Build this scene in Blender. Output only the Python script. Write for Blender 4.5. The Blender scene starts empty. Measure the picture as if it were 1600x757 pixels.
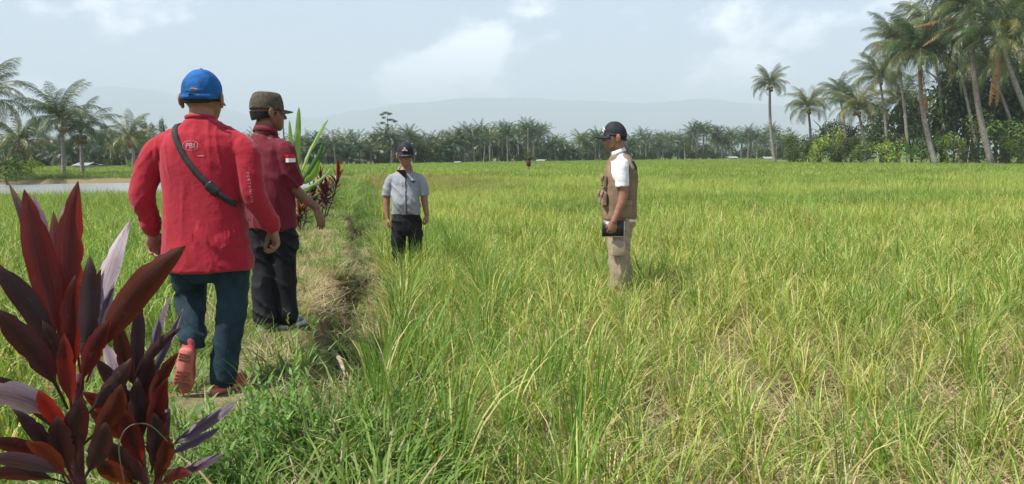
import bpy, bmesh, math, random
import numpy as np
from mathutils import Vector, Matrix, noise
from mathutils.bvhtree import BVHTree
R = math.radians
sc = bpy.context.scene
COL = sc.collection
random.seed(7)

# ------------------------------------------------------------------ camera
F = 1180.0                       # focal length in photo pixels (1600 wide)
PITCH, ROLL = R(6.5), R(-0.40)
cam_d = bpy.data.cameras.new("camera")
cam = bpy.data.objects.new("camera", cam_d); COL.objects.link(cam)
cam_d.sensor_width = 36.0
cam_d.lens = 36.0 * F / 1600.0
cam_d.clip_start = 0.05
cam_d.clip_end = 60000
CAMM = Matrix.Translation((0, 0, 1.25)) @ Matrix.Rotation(R(90) - PITCH, 4, 'X') @ Matrix.Rotation(ROLL, 4, 'Z')
cam.matrix_world = CAMM
sc.camera = cam

def W(px, py, d):
    """point at distance d in front of the camera seen at photo pixel px, py"""
    return CAMM @ Vector(((px - 800) / F * d, (378.5 - py) / F * d, -d))
def G(px, d):
    """ground x for a column px at world distance y = d"""
    a = CAMM.to_3x3() @ Vector(((px - 800) / F, (378.5 - 247) / F, -1))
    return a.x / a.y * d
def HZ(px):                      # horizon row at a column
    return 244.0 - (px - 800) * math.tan(R(0.40))

# ------------------------------------------------------------------ world, sun, exposure
SUN_EL, SUN_AZ = R(57), R(-116)          # azimuth clockwise from +Y
sun_dir = Vector((math.sin(SUN_AZ) * math.cos(SUN_EL), math.cos(SUN_AZ) * math.cos(SUN_EL), math.sin(SUN_EL)))
world = bpy.data.worlds.new("World"); sc.world = world
world.use_nodes = True
nt = world.node_tree; nt.nodes.clear()
def N(nt, t, **kw):
    n = nt.nodes.new(t)
    for k, v in kw.items():
        if k in ('operation', 'blend_type', 'data_type', 'sky_type', 'sun_disc', 'sun_elevation', 'sun_rotation', 'altitude', 'air_density',
                 'dust_density', 'ozone_density', 'noise_dimensions', 'attribute_name', 'attribute_type', 'domain', 'feature', 'musgrave_type', 'transform_space', 'normalize', 'invert', 'clamp', 'interpolation_type', 'wave_type', 'bands_direction', 'voronoi_dimensions', 'pivot_axis'):
            setattr(n, k, v)
        else:
            n.inputs[k.replace('_', ' ')].default_value = v
    return n
L = lambda nt, a, b: nt.links.new(a, b)
sky = N(nt, 'ShaderNodeTexSky', sky_type='NISHITA', sun_disc=False, sun_elevation=SUN_EL, sun_rotation=SUN_AZ, altitude=50.0, air_density=1.0, dust_density=0.4, ozone_density=2.0)
bg1 = N(nt, 'ShaderNodeBackground', Strength=0.080); L(nt, sky.outputs[0], bg1.inputs[0])
tc = N(nt, 'ShaderNodeTexCoord')
sep = N(nt, 'ShaderNodeSeparateXYZ'); L(nt, tc.outputs['Generated'], sep.inputs[0])
zc = N(nt, 'ShaderNodeMath', operation='MAXIMUM'); L(nt, sep.outputs[2], zc.inputs[0]); zc.inputs[1].default_value = 0.0
za = N(nt, 'ShaderNodeMath', operation='ADD'); L(nt, zc.outputs[0], za.inputs[0]); za.inputs[1].default_value = 0.16
dx = N(nt, 'ShaderNodeMath', operation='DIVIDE'); L(nt, sep.outputs[0], dx.inputs[0]); L(nt, za.outputs[0], dx.inputs[1])
dy = N(nt, 'ShaderNodeMath', operation='DIVIDE'); L(nt, sep.outputs[1], dy.inputs[0]); L(nt, za.outputs[0], dy.inputs[1])
cmb = N(nt, 'ShaderNodeCombineXYZ'); L(nt, dx.outputs[0], cmb.inputs[0]); L(nt, dy.outputs[0], cmb.inputs[1])
nz = N(nt, 'ShaderNodeTexNoise', noise_dimensions='3D', Scale=1.0, Detail=9.0, Roughness=0.55, Distortion=0.15)
mp = N(nt, 'ShaderNodeMapping'); L(nt, tc.outputs['Generated'], mp.inputs[0]); mp.inputs['Scale'].default_value = (4.8, 4.8, 8.5); mp.inputs['Location'].default_value = (8.4, 2.7, 0.4)
L(nt, mp.outputs[0], nz.inputs['Vector'])
mr = N(nt, 'ShaderNodeMapRange', interpolation_type='SMOOTHSTEP'); L(nt, nz.outputs['Fac'], mr.inputs[0])
mr.inputs[1].default_value = 0.49; mr.inputs[2].default_value = 0.60; mr.inputs[3].default_value = 0.22; mr.inputs[4].default_value = 0.92
bg2 = N(nt, 'ShaderNodeBackground', Color=(0.87, 0.90, 0.94, 1), Strength=1.30)
el = N(nt, 'ShaderNodeMapRange', interpolation_type='SMOOTHSTEP'); L(nt, sep.outputs[2], el.inputs[0])
el.inputs[1].default_value = 0.15; el.inputs[2].default_value = 0.6; el.inputs[3].default_value = 1.0; el.inputs[4].default_value = 0.12
ml = N(nt, 'ShaderNodeMath', operation='MULTIPLY'); L(nt, mr.outputs[0], ml.inputs[0]); L(nt, el.outputs[0], ml.inputs[1])
mx = N(nt, 'ShaderNodeMixShader'); L(nt, ml.outputs[0], mx.inputs[0]); L(nt, bg1.outputs[0], mx.inputs[1]); L(nt, bg2.outputs[0], mx.inputs[2])
out = N(nt, 'ShaderNodeOutputWorld'); L(nt, mx.outputs[0], out.inputs[0])
sd = bpy.data.lights.new("sun", 'SUN'); sd.energy = 5.0; sd.angle = R(0.55); sd.color = (1.0, 0.955, 0.88)
sun = bpy.data.objects.new("sun", sd); COL.objects.link(sun)
sun.rotation_euler = sun_dir.to_track_quat('Z', 'Y').to_euler()
sun.location = (0, 0, 60)
vs = sc.view_settings
sc.display_settings.display_device = 'sRGB'
vs.view_transform = 'Standard'; vs.look = 'None'; vs.exposure = 0.74; vs.gamma = 1.0; vs.use_curve_mapping = False
sc.render.engine = 'CYCLES'
sc.cycles.use_denoising = True
sc.cycles.max_bounces = 7
sc.cycles.diffuse_bounces = 3
sc.cycles.transmission_bounces = 4
sc.cycles.volume_bounces = 3
sc.cycles.transparent_max_bounces = 6
sc.cycles.use_adaptive_sampling = True
sc.cycles.adaptive_threshold = 0.015

# ------------------------------------------------------------------ materials
MATS = {}
def mat(name, col, rough=0.8, noise_amt=0.15, noise_scale=8.0, bump=0.0, bump_scale=40.0, spec=0.3, translucent=0.0, col2=None, coord='Object', coat=0.0, sheen=0.0, tcol=None, rnd=0.0, stretch=None, metallic=0.0):
    m = bpy.data.materials.new(name); m.use_nodes = True
    t = m.node_tree; t.nodes.clear()
    p = N(t, 'ShaderNodeBsdfPrincipled'); p.inputs['Roughness'].default_value = rough
    p.inputs['Specular IOR Level'].default_value = spec
    p.inputs['Metallic'].default_value = metallic
    if coat: p.inputs['Coat Weight'].default_value = coat; p.inputs['Coat Roughness'].default_value = 0.3
    if sheen: p.inputs['Sheen Weight'].default_value = sheen
    tcn = N(t, 'ShaderNodeTexCoord')
    vec = tcn.outputs[coord]
    if stretch:
        mpn = N(t, 'ShaderNodeMapping'); L(t, vec, mpn.inputs[0]); mpn.inputs['Scale'].default_value = stretch; vec = mpn.outputs[0]
    n1 = N(t, 'ShaderNodeTexNoise', Scale=noise_scale, Detail=5.0, Roughness=0.6); L(t, vec, n1.inputs['Vector'])
    mix = N(t, 'ShaderNodeMix', data_type='RGBA'); 
    c2 = col2 if col2 else tuple(max(0, c * (1 - 2 * noise_amt)) for c in col)
    c1 = col if col2 else tuple(min(1, c * (1 + noise_amt)) for c in col)
    mrn = N(t, 'ShaderNodeMapRange'); L(t, n1.outputs['Fac'], mrn.inputs[0]); mrn.inputs[1].default_value = 0.3; mrn.inputs[2].default_value = 0.7
    L(t, mrn.outputs[0], mix.inputs[0]); mix.inputs[6].default_value = (*c1, 1); mix.inputs[7].default_value = (*c2, 1)
    colout = mix.outputs[2]
    if rnd:
        oi = N(t, 'ShaderNodeObjectInfo')
        hsv = N(t, 'ShaderNodeHueSaturation')
        a = N(t, 'ShaderNodeMapRange'); L(t, oi.outputs['Random'], a.inputs[0]); a.inputs[3].default_value = 1 - rnd; a.inputs[4].default_value = 1 + rnd
        L(t, a.outputs[0], hsv.inputs['Value'])
        b = N(t, 'ShaderNodeMath', operation='MULTIPLY_ADD'); L(t, oi.outputs['Random'], b.inputs[0]); b.inputs[1].default_value = 0.06 * rnd; b.inputs[2].default_value = 0.5 - 0.03 * rnd
        L(t, b.outputs[0], hsv.inputs['Hue'])
        L(t, colout, hsv.inputs['Color']); colout = hsv.outputs[0]
    L(t, colout, p.inputs['Base Color'])
    if bump:
        n2 = N(t, 'ShaderNodeTexNoise', Scale=bump_scale, Detail=4.0); L(t, vec, n2.inputs['Vector'])
        bp = N(t, 'ShaderNodeBump', Strength=bump); bp.inputs['Distance'].default_value = 0.01
        L(t, n2.outputs['Fac'], bp.inputs['Height']); L(t, bp.outputs[0], p.inputs['Normal'])
    o = N(t, 'ShaderNodeOutputMaterial')
    if translucent:
        tr = N(t, 'ShaderNodeBsdfTranslucent')
        if tcol:
            tr.inputs[0].default_value = (*tcol, 1)
        else:
            g = N(t, 'ShaderNodeMix', data_type='RGBA', blend_type='MULTIPLY'); g.inputs[0].default_value = 1.0
            L(t, colout, g.inputs[6]); g.inputs[7].default_value = (1.6, 1.5, 0.7, 1); g.clamp_result = False
            L(t, g.outputs[2], tr.inputs[0])
        ms = N(t, 'ShaderNodeMixShader'); ms.inputs[0].default_value = translucent
        L(t, p.outputs[0], ms.inputs[1]); L(t, tr.outputs[0], ms.inputs[2]); L(t, ms.outputs[0], o.inputs[0])
    else:
        L(t, p.outputs[0], o.inputs[0])
    MATS[name] = m
    return m

def veg_mat(name, translucent=0.35, rough=0.55, pos_scale=0.25, var=0.25, spec=0.25, patch=False):
    """foliage that takes its pigment from the colour attribute 'tone', varied per plant and over the field"""
    m = bpy.data.materials.new(name); m.use_nodes = True
    t = m.node_tree; t.nodes.clear()
    at = N(t, 'ShaderNodeAttribute', attribute_name='tone')
    oi = N(t, 'ShaderNodeObjectInfo')
    gm = N(t, 'ShaderNodeNewGeometry')
    n1 = N(t, 'ShaderNodeTexNoise', Scale=pos_scale, Detail=3.0); L(t, gm.outputs['Position'], n1.inputs['Vector'])
    hsv = N(t, 'ShaderNodeHueSaturation')
    a = N(t, 'ShaderNodeMapRange'); L(t, oi.outputs['Random'], a.inputs[0]); a.inputs[3].default_value = 1 - var; a.inputs[4].default_value = 1 + var
    L(t, a.outputs[0], hsv.inputs['Value'])
    b = N(t, 'ShaderNodeMapRange'); L(t, n1.outputs['Fac'], b.inputs[0]); b.inputs[1].default_value = 0.3; b.inputs[2].default_value = 0.7
    b.inputs[3].default_value = 0.488; b.inputs[4].default_value = 0.516
    L(t, b.outputs[0], hsv.inputs['Hue']); L(t, at.outputs['Color'], hsv.inputs['Color'])
    colout = hsv.outputs[0]
    if patch:      # a ripening, pinkish brown part of the field
        vm = N(t, 'ShaderNodeVectorMath', operation='SUBTRACT'); L(t, gm.outputs['Position'], vm.inputs[0]); vm.inputs[1].default_value = (-7.5, 36, 0)
        sc_ = N(t, 'ShaderNodeVectorMath', operation='MULTIPLY'); L(t, vm.outputs[0], sc_.inputs[0]); sc_.inputs[1].default_value = (0.13, 0.07, 0)
        ln = N(t, 'ShaderNodeVectorMath', operation='LENGTH'); L(t, sc_.outputs[0], ln.inputs[0])
        n3 = N(t, 'ShaderNodeTexNoise', Scale=0.3, Detail=3.0); L(t, gm.outputs['Position'], n3.inputs['Vector'])
        ad = N(t, 'ShaderNodeMath', operation='ADD'); L(t, ln.outputs['Value'], ad.inputs[0]); L(t, n3.outputs['Fac'], ad.inputs[1])
        rr = N(t, 'ShaderNodeMapRange'); L(t, ad.outputs[0], rr.inputs[0]); rr.inputs[1].default_value = 1.0; rr.inputs[2].default_value = 1.7; rr.inputs[3].default_value = 0.6; rr.inputs[4].default_value = 0.0
        mx = N(t, 'ShaderNodeMix', data_type='RGBA'); L(t, rr.outputs[0], mx.inputs[0]); L(t, colout, mx.inputs[6]); mx.inputs[7].default_value = (0.27, 0.20, 0.09, 1)
        colout = mx.outputs[2]
    p = N(t, 'ShaderNodeBsdfPrincipled'); p.inputs['Roughness'].default_value = rough; p.inputs['Specular IOR Level'].default_value = spec
    L(t, colout, p.inputs['Base Color'])
    g = N(t, 'ShaderNodeMix', data_type='RGBA', blend_type='MULTIPLY'); g.inputs[0].default_value = 1.0
    L(t, colout, g.inputs[6]); g.inputs[7].default_value = (1.5, 1.45, 0.7, 1)
    tr = N(t, 'ShaderNodeBsdfTranslucent'); L(t, g.outputs[2], tr.inputs[0])
    ms = N(t, 'ShaderNodeMixShader'); ms.inputs[0].default_value = translucent
    o = N(t, 'ShaderNodeOutputMaterial')
    L(t, p.outputs[0], ms.inputs[1]); L(t, tr.outputs[0], ms.inputs[2]); L(t, ms.outputs[0], o.inputs[0])
    MATS[name] = m
    return m

veg_mat('rice', 0.35, 0.5, 0.35, 0.18, patch=True)
veg_mat('grass', 0.3, 0.55, 0.9, 0.25)
veg_mat('leafy', 0.22, 0.5, 0.2, 0.25)
veg_mat('palm_leaf', 0.18, 0.38, 0.3, 0.2, spec=0.5)
mat('skin', (0.29, 0.145, 0.09), 0.5, 0.12, 30, 0.15, 200, spec=0.35)
mat('skin_dark', (0.21, 0.10, 0.065), 0.5, 0.12, 30, 0.15, 200, spec=0.35)
mat('red_shirt', (0.34, 0.010, 0.026), 0.85, 0.06, 5, 0.55, 24, sheen=0.15)
mat('maroon_shirt', (0.135, 0.006, 0.017), 0.8, 0.08, 5, 0.55, 24, sheen=0.1)
mat('grey_shirt', (0.27, 0.285, 0.315), 0.8, 0.05, 6, 0.55, 24)
mat('white_shirt', (0.72, 0.72, 0.74), 0.8, 0.03, 6, 0.55, 24)
mat('khaki', (0.225, 0.16, 0.10), 0.85, 0.12, 9, 0.55, 24)
mat('khaki_light', (0.28, 0.20, 0.13), 0.85, 0.1, 9, 0.55, 24)
mat('trouser_khaki', (0.36, 0.29, 0.20), 0.88, 0.1, 7, 0.55, 24)
mat('denim', (0.014, 0.035, 0.05), 0.85, 0.3, 9, 0.55, 24)
mat('black_cloth', (0.010, 0.010, 0.013), 0.8, 0.2, 9, 0.55, 24)
mat('blue_cap', (0.015, 0.115, 0.34), 0.95, 0.25, 10, 0.8, 30)
mat('camo', (0.12, 0.095, 0.065), 0.9, 0.3, 38, 0.6, 30, col2=(0.035, 0.035, 0.022))
mat('black_cap', (0.018, 0.020, 0.028), 0.7, 0.1, 14, 0.2, 300)
mat('hair', (0.008, 0.007, 0.006), 0.6, 0.2, 60, 0.5, 300)
mat('strap', (0.030, 0.034, 0.030), 0.7, 0.2, 60, 0.4, 900)
mat('coral_shoe', (0.42, 0.07, 0.065), 0.7, 0.1, 30, 0.3, 300)
mat('coral_sole', (0.58, 0.17, 0.14), 0.75, 0.12, 25, 0.2, 200)
mat('sole_dirt', (0.36, 0.13, 0.09), 0.9, 0.3, 40, 0.3, 100)
mat('white_shoe', (0.55, 0.56, 0.55), 0.6, 0.1, 30)
mat('teal_shoe', (0.10, 0.19, 0.17), 0.6, 0.1, 30)
mat('white_print', (0.48, 0.22, 0.24), 0.8, 0.15, 90)
mat('white_plain', (0.8, 0.8, 0.8), 0.7, 0.03, 20)
mat('dark_print', (0.05, 0.01, 0.015), 0.85, 0.2, 60)
mat('navy_print', (0.015, 0.02, 0.05), 0.8, 0.1, 60)
mat('flag_red', (0.5, 0.01, 0.02), 0.8, 0.03, 20)
mat('gold', (0.55, 0.38, 0.24), 0.5, 0.2, 90, 0.2, 300)
mat('tan_patch', (0.34, 0.16, 0.10), 0.8, 0.1, 40)
mat('black_plastic', (0.015, 0.017, 0.022), 0.35, 0.1, 30, spec=0.5)
mat('steel', (0.5, 0.5, 0.52), 0.3, 0.05, 30, metallic=1.0)
mat('eye_white', (0.55, 0.52, 0.48), 0.3, 0.02, 30)
mat('eye_dark', (0.02, 0.012, 0.008), 0.2, 0.02, 30)
mat('trunk', (0.30, 0.27, 0.235), 0.9, 0.3, 3.5, 0.7, 14, stretch=(1, 1, 4), rnd=0.15)
mat('bark', (0.16, 0.12, 0.085), 0.9, 0.3, 4, 0.6, 14, stretch=(4, 4, 1))
mat('dead_frond', (0.30, 0.16, 0.07), 0.8, 0.25, 4, translucent=0.2)
mat('coconut', (0.22, 0.16, 0.04), 0.5, 0.2, 4)

def streak_leaf(name, mid, edge, tcol, rough=0.4, spec=0.4, trans=0.3):
    """long leaf: darker along the midrib, lighter streaks that follow the veins, scuffed sheen"""
    m = bpy.data.materials.new(name); m.use_nodes = True; t = m.node_tree; t.nodes.clear()
    at = N(t, 'ShaderNodeAttribute', attribute_name='across'); al = N(t, 'ShaderNodeAttribute', attribute_name='along')
    ab = N(t, 'ShaderNodeMath', operation='ABSOLUTE'); L(t, at.outputs['Fac'], ab.inputs[0])
    cb = N(t, 'ShaderNodeCombineXYZ')
    sx = N(t, 'ShaderNodeMath', operation='MULTIPLY'); L(t, at.outputs['Fac'], sx.inputs[0]); sx.inputs[1].default_value = 5.5
    sy = N(t, 'ShaderNodeMath', operation='MULTIPLY'); L(t, al.outputs['Fac'], sy.inputs[0]); sy.inputs[1].default_value = 2.2
    ay = N(t, 'ShaderNodeMath', operation='ADD'); L(t, sy.outputs[0], ay.inputs[0]); L(t, ab.outputs[0], ay.inputs[1])
    oi = N(t, 'ShaderNodeObjectInfo'); rz_ = N(t, 'ShaderNodeMath', operation='MULTIPLY'); L(t, oi.outputs['Random'], rz_.inputs[0]); rz_.inputs[1].default_value = 40
    L(t, sx.outputs[0], cb.inputs[0]); L(t, ay.outputs[0], cb.inputs[1]); L(t, rz_.outputs[0], cb.inputs[2])
    n1 = N(t, 'ShaderNodeTexNoise', Scale=1.3, Detail=6.0, Roughness=0.6); L(t, cb.outputs[0], n1.inputs['Vector'])
    n2 = N(t, 'ShaderNodeTexNoise', Scale=5.0, Detail=3.0); L(t, cb.outputs[0], n2.inputs['Vector'])
    f = N(t, 'ShaderNodeMath', operation='MULTIPLY_ADD'); L(t, ab.outputs[0], f.inputs[0]); f.inputs[1].default_value = 0.5; L(t, n1.outputs['Fac'], f.inputs[2])
    g = N(t, 'ShaderNodeMapRange'); L(t, f.outputs[0], g.inputs[0]); g.inputs[1].default_value = 0.42; g.inputs[2].default_value = 1.0
    mix = N(t, 'ShaderNodeMix', data_type='RGBA'); L(t, g.outputs[0], mix.inputs[0]); mix.inputs[6].default_value = (*mid, 1); mix.inputs[7].default_value = (*edge, 1)
    tp = N(t, 'ShaderNodeMath', operation='MULTIPLY_ADD'); L(t, n2.outputs['Fac'], tp.inputs[0]); tp.inputs[1].default_value = 0.5; L(t, al.outputs['Fac'], tp.inputs[2])
    tm = N(t, 'ShaderNodeMapRange'); L(t, tp.outputs[0], tm.inputs[0]); tm.inputs[1].default_value = 1.12; tm.inputs[2].default_value = 1.26; tm.inputs[4].default_value = 0.8
    tcn = N(t, 'ShaderNodeTexCoord'); n3 = N(t, 'ShaderNodeTexNoise', Scale=70.0, Detail=4.0, Roughness=0.7); L(t, tcn.outputs['Object'], n3.inputs['Vector'])
    sp = N(t, 'ShaderNodeMapRange'); L(t, n3.outputs['Fac'], sp.inputs[0]); sp.inputs[1].default_value = 0.62; sp.inputs[2].default_value = 0.70; sp.inputs[4].default_value = 0.55
    mx_ = N(t, 'ShaderNodeMath', operation='MAXIMUM'); L(t, tm.outputs[0], mx_.inputs[0]); L(t, sp.outputs[0], mx_.inputs[1])
    mb = N(t, 'ShaderNodeMix', data_type='RGBA'); L(t, mx_.outputs[0], mb.inputs[0]); L(t, mix.outputs[2], mb.inputs[6]); mb.inputs[7].default_value = (0.15, 0.095, 0.06, 1)
    p = N(t, 'ShaderNodeBsdfPrincipled'); L(t, mb.outputs[2], p.inputs['Base Color']); p.inputs['Specular IOR Level'].default_value = spec
    rr = N(t, 'ShaderNodeMapRange'); L(t, n1.outputs['Fac'], rr.inputs[0]); rr.inputs[3].default_value = rough - .1; rr.inputs[4].default_value = rough + .25; L(t, rr.outputs[0], p.inputs['Roughness'])
    bp = N(t, 'ShaderNodeBump', Strength=0.35); bp.inputs['Distance'].default_value = 0.004; L(t, n2.outputs['Fac'], bp.inputs['Height']); L(t, bp.outputs[0], p.inputs['Normal'])
    tr = N(t, 'ShaderNodeBsdfTranslucent'); mt = N(t, 'ShaderNodeMix', data_type='RGBA'); L(t, g.outputs[0], mt.inputs[0]); mt.inputs[6].default_value = (*[c * .45 for c in tcol], 1); mt.inputs[7].default_value = (*tcol, 1); L(t, mt.outputs[2], tr.inputs[0])
    ms = N(t, 'ShaderNodeMixShader'); ms.inputs[0].default_value = trans; o = N(t, 'ShaderNodeOutputMaterial')
    L(t, p.outputs[0], ms.inputs[1]); L(t, tr.outputs[0], ms.inputs[2]); L(t, ms.outputs[0], o.inputs[0]); MATS[name] = m
streak_leaf('cord_red', (0.018, 0.006, 0.008), (0.115, 0.012, 0.012), (0.42, 0.03, 0.016), .42, .35, .42)
streak_leaf('cord_dark', (0.012, 0.007, 0.009), (0.042, 0.013, 0.015), (0.13, 0.016, 0.012), .38, .4, .2)
streak_leaf('cord_orange', (0.022, 0.009, 0.006), (0.095, 0.018, 0.010), (0.20, 0.032, 0.012), .45, .3, .38)
streak_leaf('cord_purple', (0.035, 0.018, 0.032), (0.105, 0.055, 0.085), (0.15, 0.03, 0.04), .32, .55, .12)
streak_leaf('cord_sheen', (0.17, 0.11, 0.135), (0.42, 0.35, 0.385), (0.35, 0.15, 0.15), .34, .6, .12)  # pale pink-grey sheen of sun and sky painted into the leaf colour
mat('cord_stem', (0.11, 0.030, 0.040), 0.5, 0.3, 18, 0.3, 60)
mat('banana_leaf', (0.17, 0.29, 0.05), 0.4, 0.2, 3, 0.2, 30, spec=0.45, translucent=0.4, tcol=(0.34, 0.52, 0.06))
mat('banana_dark', (0.06, 0.14, 0.035), 0.4, 0.2, 3, 0.2, 30, spec=0.45, translucent=0.25, tcol=(0.12, 0.26, 0.03))
mat('banana_stem', (0.17, 0.20, 0.07), 0.6, 0.3, 5, 0.2, 20)
mat('dry_wood', (0.42, 0.34, 0.25), 0.85, 0.25, 18, 0.4, 60)
mat('tin_roof', (0.30, 0.31, 0.33), 0.5, 0.12, 2)
mat('wall_paint', (0.45, 0.43, 0.38), 0.8, 0.12, 2)
mat('white_sack', (0.7, 0.7, 0.7), 0.8, 0.1, 4)
mat('red_cloth', (0.08, 0.018, 0.018), 0.85, 0.2, 9)
mat('vine', (0.11, 0.12, 0.07), 0.6, 0.2, 20)
mat('hill', (0.035, 0.065, 0.030), 0.95, 0.25, 0.002, coord='Object', col2=(0.07, 0.085, 0.04))

# ------------------------------------------------------------------ object helpers
def obj(name, me, m=None, parent=None, loc=None, smooth=True):
    if isinstance(me, bmesh.types.BMesh):
        bm = me; me = bpy.data.meshes.new(name); bm.to_mesh(me); bm.free()
    if smooth and len(me.polygons): me.polygons.foreach_set('use_smooth', [True] * len(me.polygons))
    o = bpy.data.objects.new(name, me); COL.objects.link(o)
    if m is not None:
        for mm in (m if isinstance(m, (list, tuple)) else [m]):
            me.materials.append(MATS[mm] if isinstance(mm, str) else mm)
    if parent is not None: o.parent = parent
    if loc is not None: o.location = loc
    return o
def tag(o, label=None, cat=None, group=None, kind=None):
    if label: o['label'] = label
    if cat: o['category'] = cat
    if group: o['group'] = group
    if kind: o['kind'] = kind
    return o
def thing(name, label, cat, loc=(0, 0, 0), rz=0.0, group=None):
    o = bpy.data.objects.new(name, None); COL.objects.link(o)
    o.empty_display_size = 0.2; o.location = loc; o.rotation_euler = (0, 0, rz)
    return tag(o, label, cat, group)
def raw_mesh(name, verts, faces, tone=None, mats=None, fmat=None):
    me = bpy.data.meshes.new(name); me.from_pydata(verts, [], faces)
    if tone is not None:
        ca = me.color_attributes.new('tone', 'FLOAT_COLOR', 'POINT')
        a = np.ones((len(verts), 4), dtype=np.float32); a[:, :3] = np.array(tone, dtype=np.float32)
        ca.data.foreach_set('color', a.ravel())
    return me

# ------------------------------------------------------------------ terrain
def xc(y):
    y = max(-6, min(y, 40))
    return -1.15 - 0.2 * (y - 3) + 0.06 * math.sin(y * 0.9)
def sm(a, b, t):
    t = max(0.0, min(1.0, (t - a) / (b - a))); return t * t * (3 - 2 * t)
def in_water(x, y):
    yy = y - 0.12 * (x + 30)
    return (1 - sm(-10.5, -9, x)) * sm(26.0, 27.0, yy) * (1 - sm(51.5, 53.0, yy))
def gz(x, y):
    s = x - xc(y)
    z = -0.25
    if y < 42:
        f = (1 - sm(0.20, 0.36, abs(s))) if s > 0 and y > 4.4 else (1 - sm(0.20 + .3 * sm(4.4, 3.6, y), 0.36 + .5 * sm(4.4, 3.6, y), s)) if s > 0 else (1 - sm(0.55, 1.0, -s))
        z += 0.25 * f * (1 - sm(36, 42, y))
        z -= 0.18 * math.exp(-((s - 0.50) / 0.14) ** 2) * (1 - sm(12, 18, y)) * sm(3.9, 4.6, y)
        if -8 < x < 5 and y < 20:
            z += 0.035 * noise.noise(Vector((x * 1.3, y * 1.3, 0))) + 0.018 * noise.noise(Vector((x * 5, y * 5, 3)))
    w = in_water(x, y)
    if w: z -= 0.5 * w
    yy = y - 0.12 * (x + 30)
    if x < -10: z += 0.14 * sm(52.8, 53.8, yy) * (1 - sm(57, 60, yy)) * (1 - sm(-14, -10, x))
    return z
def graded(lo, hi, a, b, step, grow=1.16):
    v = list(np.arange(a, b + 1e-6, step))
    s = step
    while v[-1] < hi: s *= grow; v.append(min(hi, v[-1] + s))
    s = step; w = []
    c = a
    while c > lo: s *= grow; c = max(lo, c - s); w.append(c)
    return w[::-1] + v
xs = graded(-12000, 12000, -7.0, 3.0, 0.085)
ys1 = graded(-300, 18.0, 1.5, 17.5, 0.085)
s_ = 0.1; ys = ys1[:]
while ys[-1] < 62: s_ = min(s_ * 1.1, 0.8); ys.append(ys[-1] + s_)
while ys[-1] < 12000: s_ *= 1.16; ys.append(ys[-1] + s_)
verts, tone = [], []
SOIL, STRAW, PATH, GRASSC, DITCH, FAR = (0.20, 0.15, 0.095), (0.30, 0.24, 0.14), (0.36, 0.28, 0.17), (0.10, 0.135, 0.045), (0.10, 0.07, 0.045), (0.13, 0.18, 0.045)
def mixc(a, b, t): return tuple(a[i] * (1 - t) + b[i] * t for i in range(3))
for y in ys:
    for x in xs:
        verts.append((x, y, gz(x, y)))
        s = x - xc(y)
        c = mixc(SOIL, STRAW, 0.5 + 0.5 * noise.noise(Vector((x * 0.8, y * 0.8, 9)))) if y < 60 and abs(x) < 60 else SOIL
        c = mixc(c, FAR, sm(14, 40, y))
        if y < 42 and -1.1 < s < 0.95:
            b = mixc(STRAW, GRASSC, 0.45 + 0.5 * noise.noise(Vector((x * 1.7, y * 1.7, 5))))
            pth = math.exp(-((s + 0.10) / 0.20) ** 2) * (0.45 + 0.9 * noise.noise(Vector((x * 2.5, y * 2.5, 1))))
            b = mixc(b, PATH, max(0, min(1, pth)))
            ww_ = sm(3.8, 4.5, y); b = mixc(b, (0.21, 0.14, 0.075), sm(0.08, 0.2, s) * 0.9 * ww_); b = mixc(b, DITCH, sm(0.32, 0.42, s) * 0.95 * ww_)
            c = mixc(c, b, sm(-1.1, -0.8, s) * (1 - sm(0.75, 0.95, s)))
        w = in_water(x, y)
        if w > 0: c = mixc(c, (0.22, 0.17, 0.11), min(1, w * 2))
        if x < -10 and 52 < y - 0.12 * (x + 30) < 55: c = (0.22, 0.18, 0.09)
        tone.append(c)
nx = len(xs)
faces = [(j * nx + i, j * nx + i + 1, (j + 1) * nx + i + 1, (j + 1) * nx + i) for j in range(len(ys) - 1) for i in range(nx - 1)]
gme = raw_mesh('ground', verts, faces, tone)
m = bpy.data.materials.new('ground_mat'); m.use_nodes = True; t = m.node_tree; t.nodes.clear()
at = N(t, 'ShaderNodeAttribute', attribute_name='tone'); gm = N(t, 'ShaderNodeNewGeometry')
n1 = N(t, 'ShaderNodeTexNoise', Scale=9.0, Detail=8.0, Roughness=0.7); L(t, gm.outputs['Position'], n1.inputs['Vector'])
n2 = N(t, 'ShaderNodeTexNoise', Scale=60.0, Detail=5.0, Roughness=0.7); L(t, gm.outputs['Position'], n2.inputs['Vector'])
ad = N(t, 'ShaderNodeMath', operation='ADD'); L(t, n1.outputs['Fac'], ad.inputs[0]); L(t, n2.outputs['Fac'], ad.inputs[1])
mr2 = N(t, 'ShaderNodeMapRange'); L(t, ad.outputs[0], mr2.inputs[0]); mr2.inputs[1].default_value = 0.7; mr2.inputs[2].default_value = 1.3; mr2.inputs[3].default_value = 0.5; mr2.inputs[4].default_value = 1.45
hs = N(t, 'ShaderNodeHueSaturation'); L(t, at.outputs['Color'], hs.inputs['Color']); L(t, mr2.outputs[0], hs.inputs['Value'])
p = N(t, 'ShaderNodeBsdfPrincipled', Roughness=0.95); L(t, hs.outputs[0], p.inputs['Base Color']); p.inputs['Specular IOR Level'].default_value = 0.1
bp = N(t, 'ShaderNodeBump', Strength=0.8); bp.inputs['Distance'].default_value = 0.03; L(t, ad.outputs[0], bp.inputs['Height']); L(t, bp.outputs[0], p.inputs['Normal'])
o_ = N(t, 'ShaderNodeOutputMaterial'); L(t, p.outputs[0], o_.inputs[0])
tag(obj('ground', gme, m), kind='structure')

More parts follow.
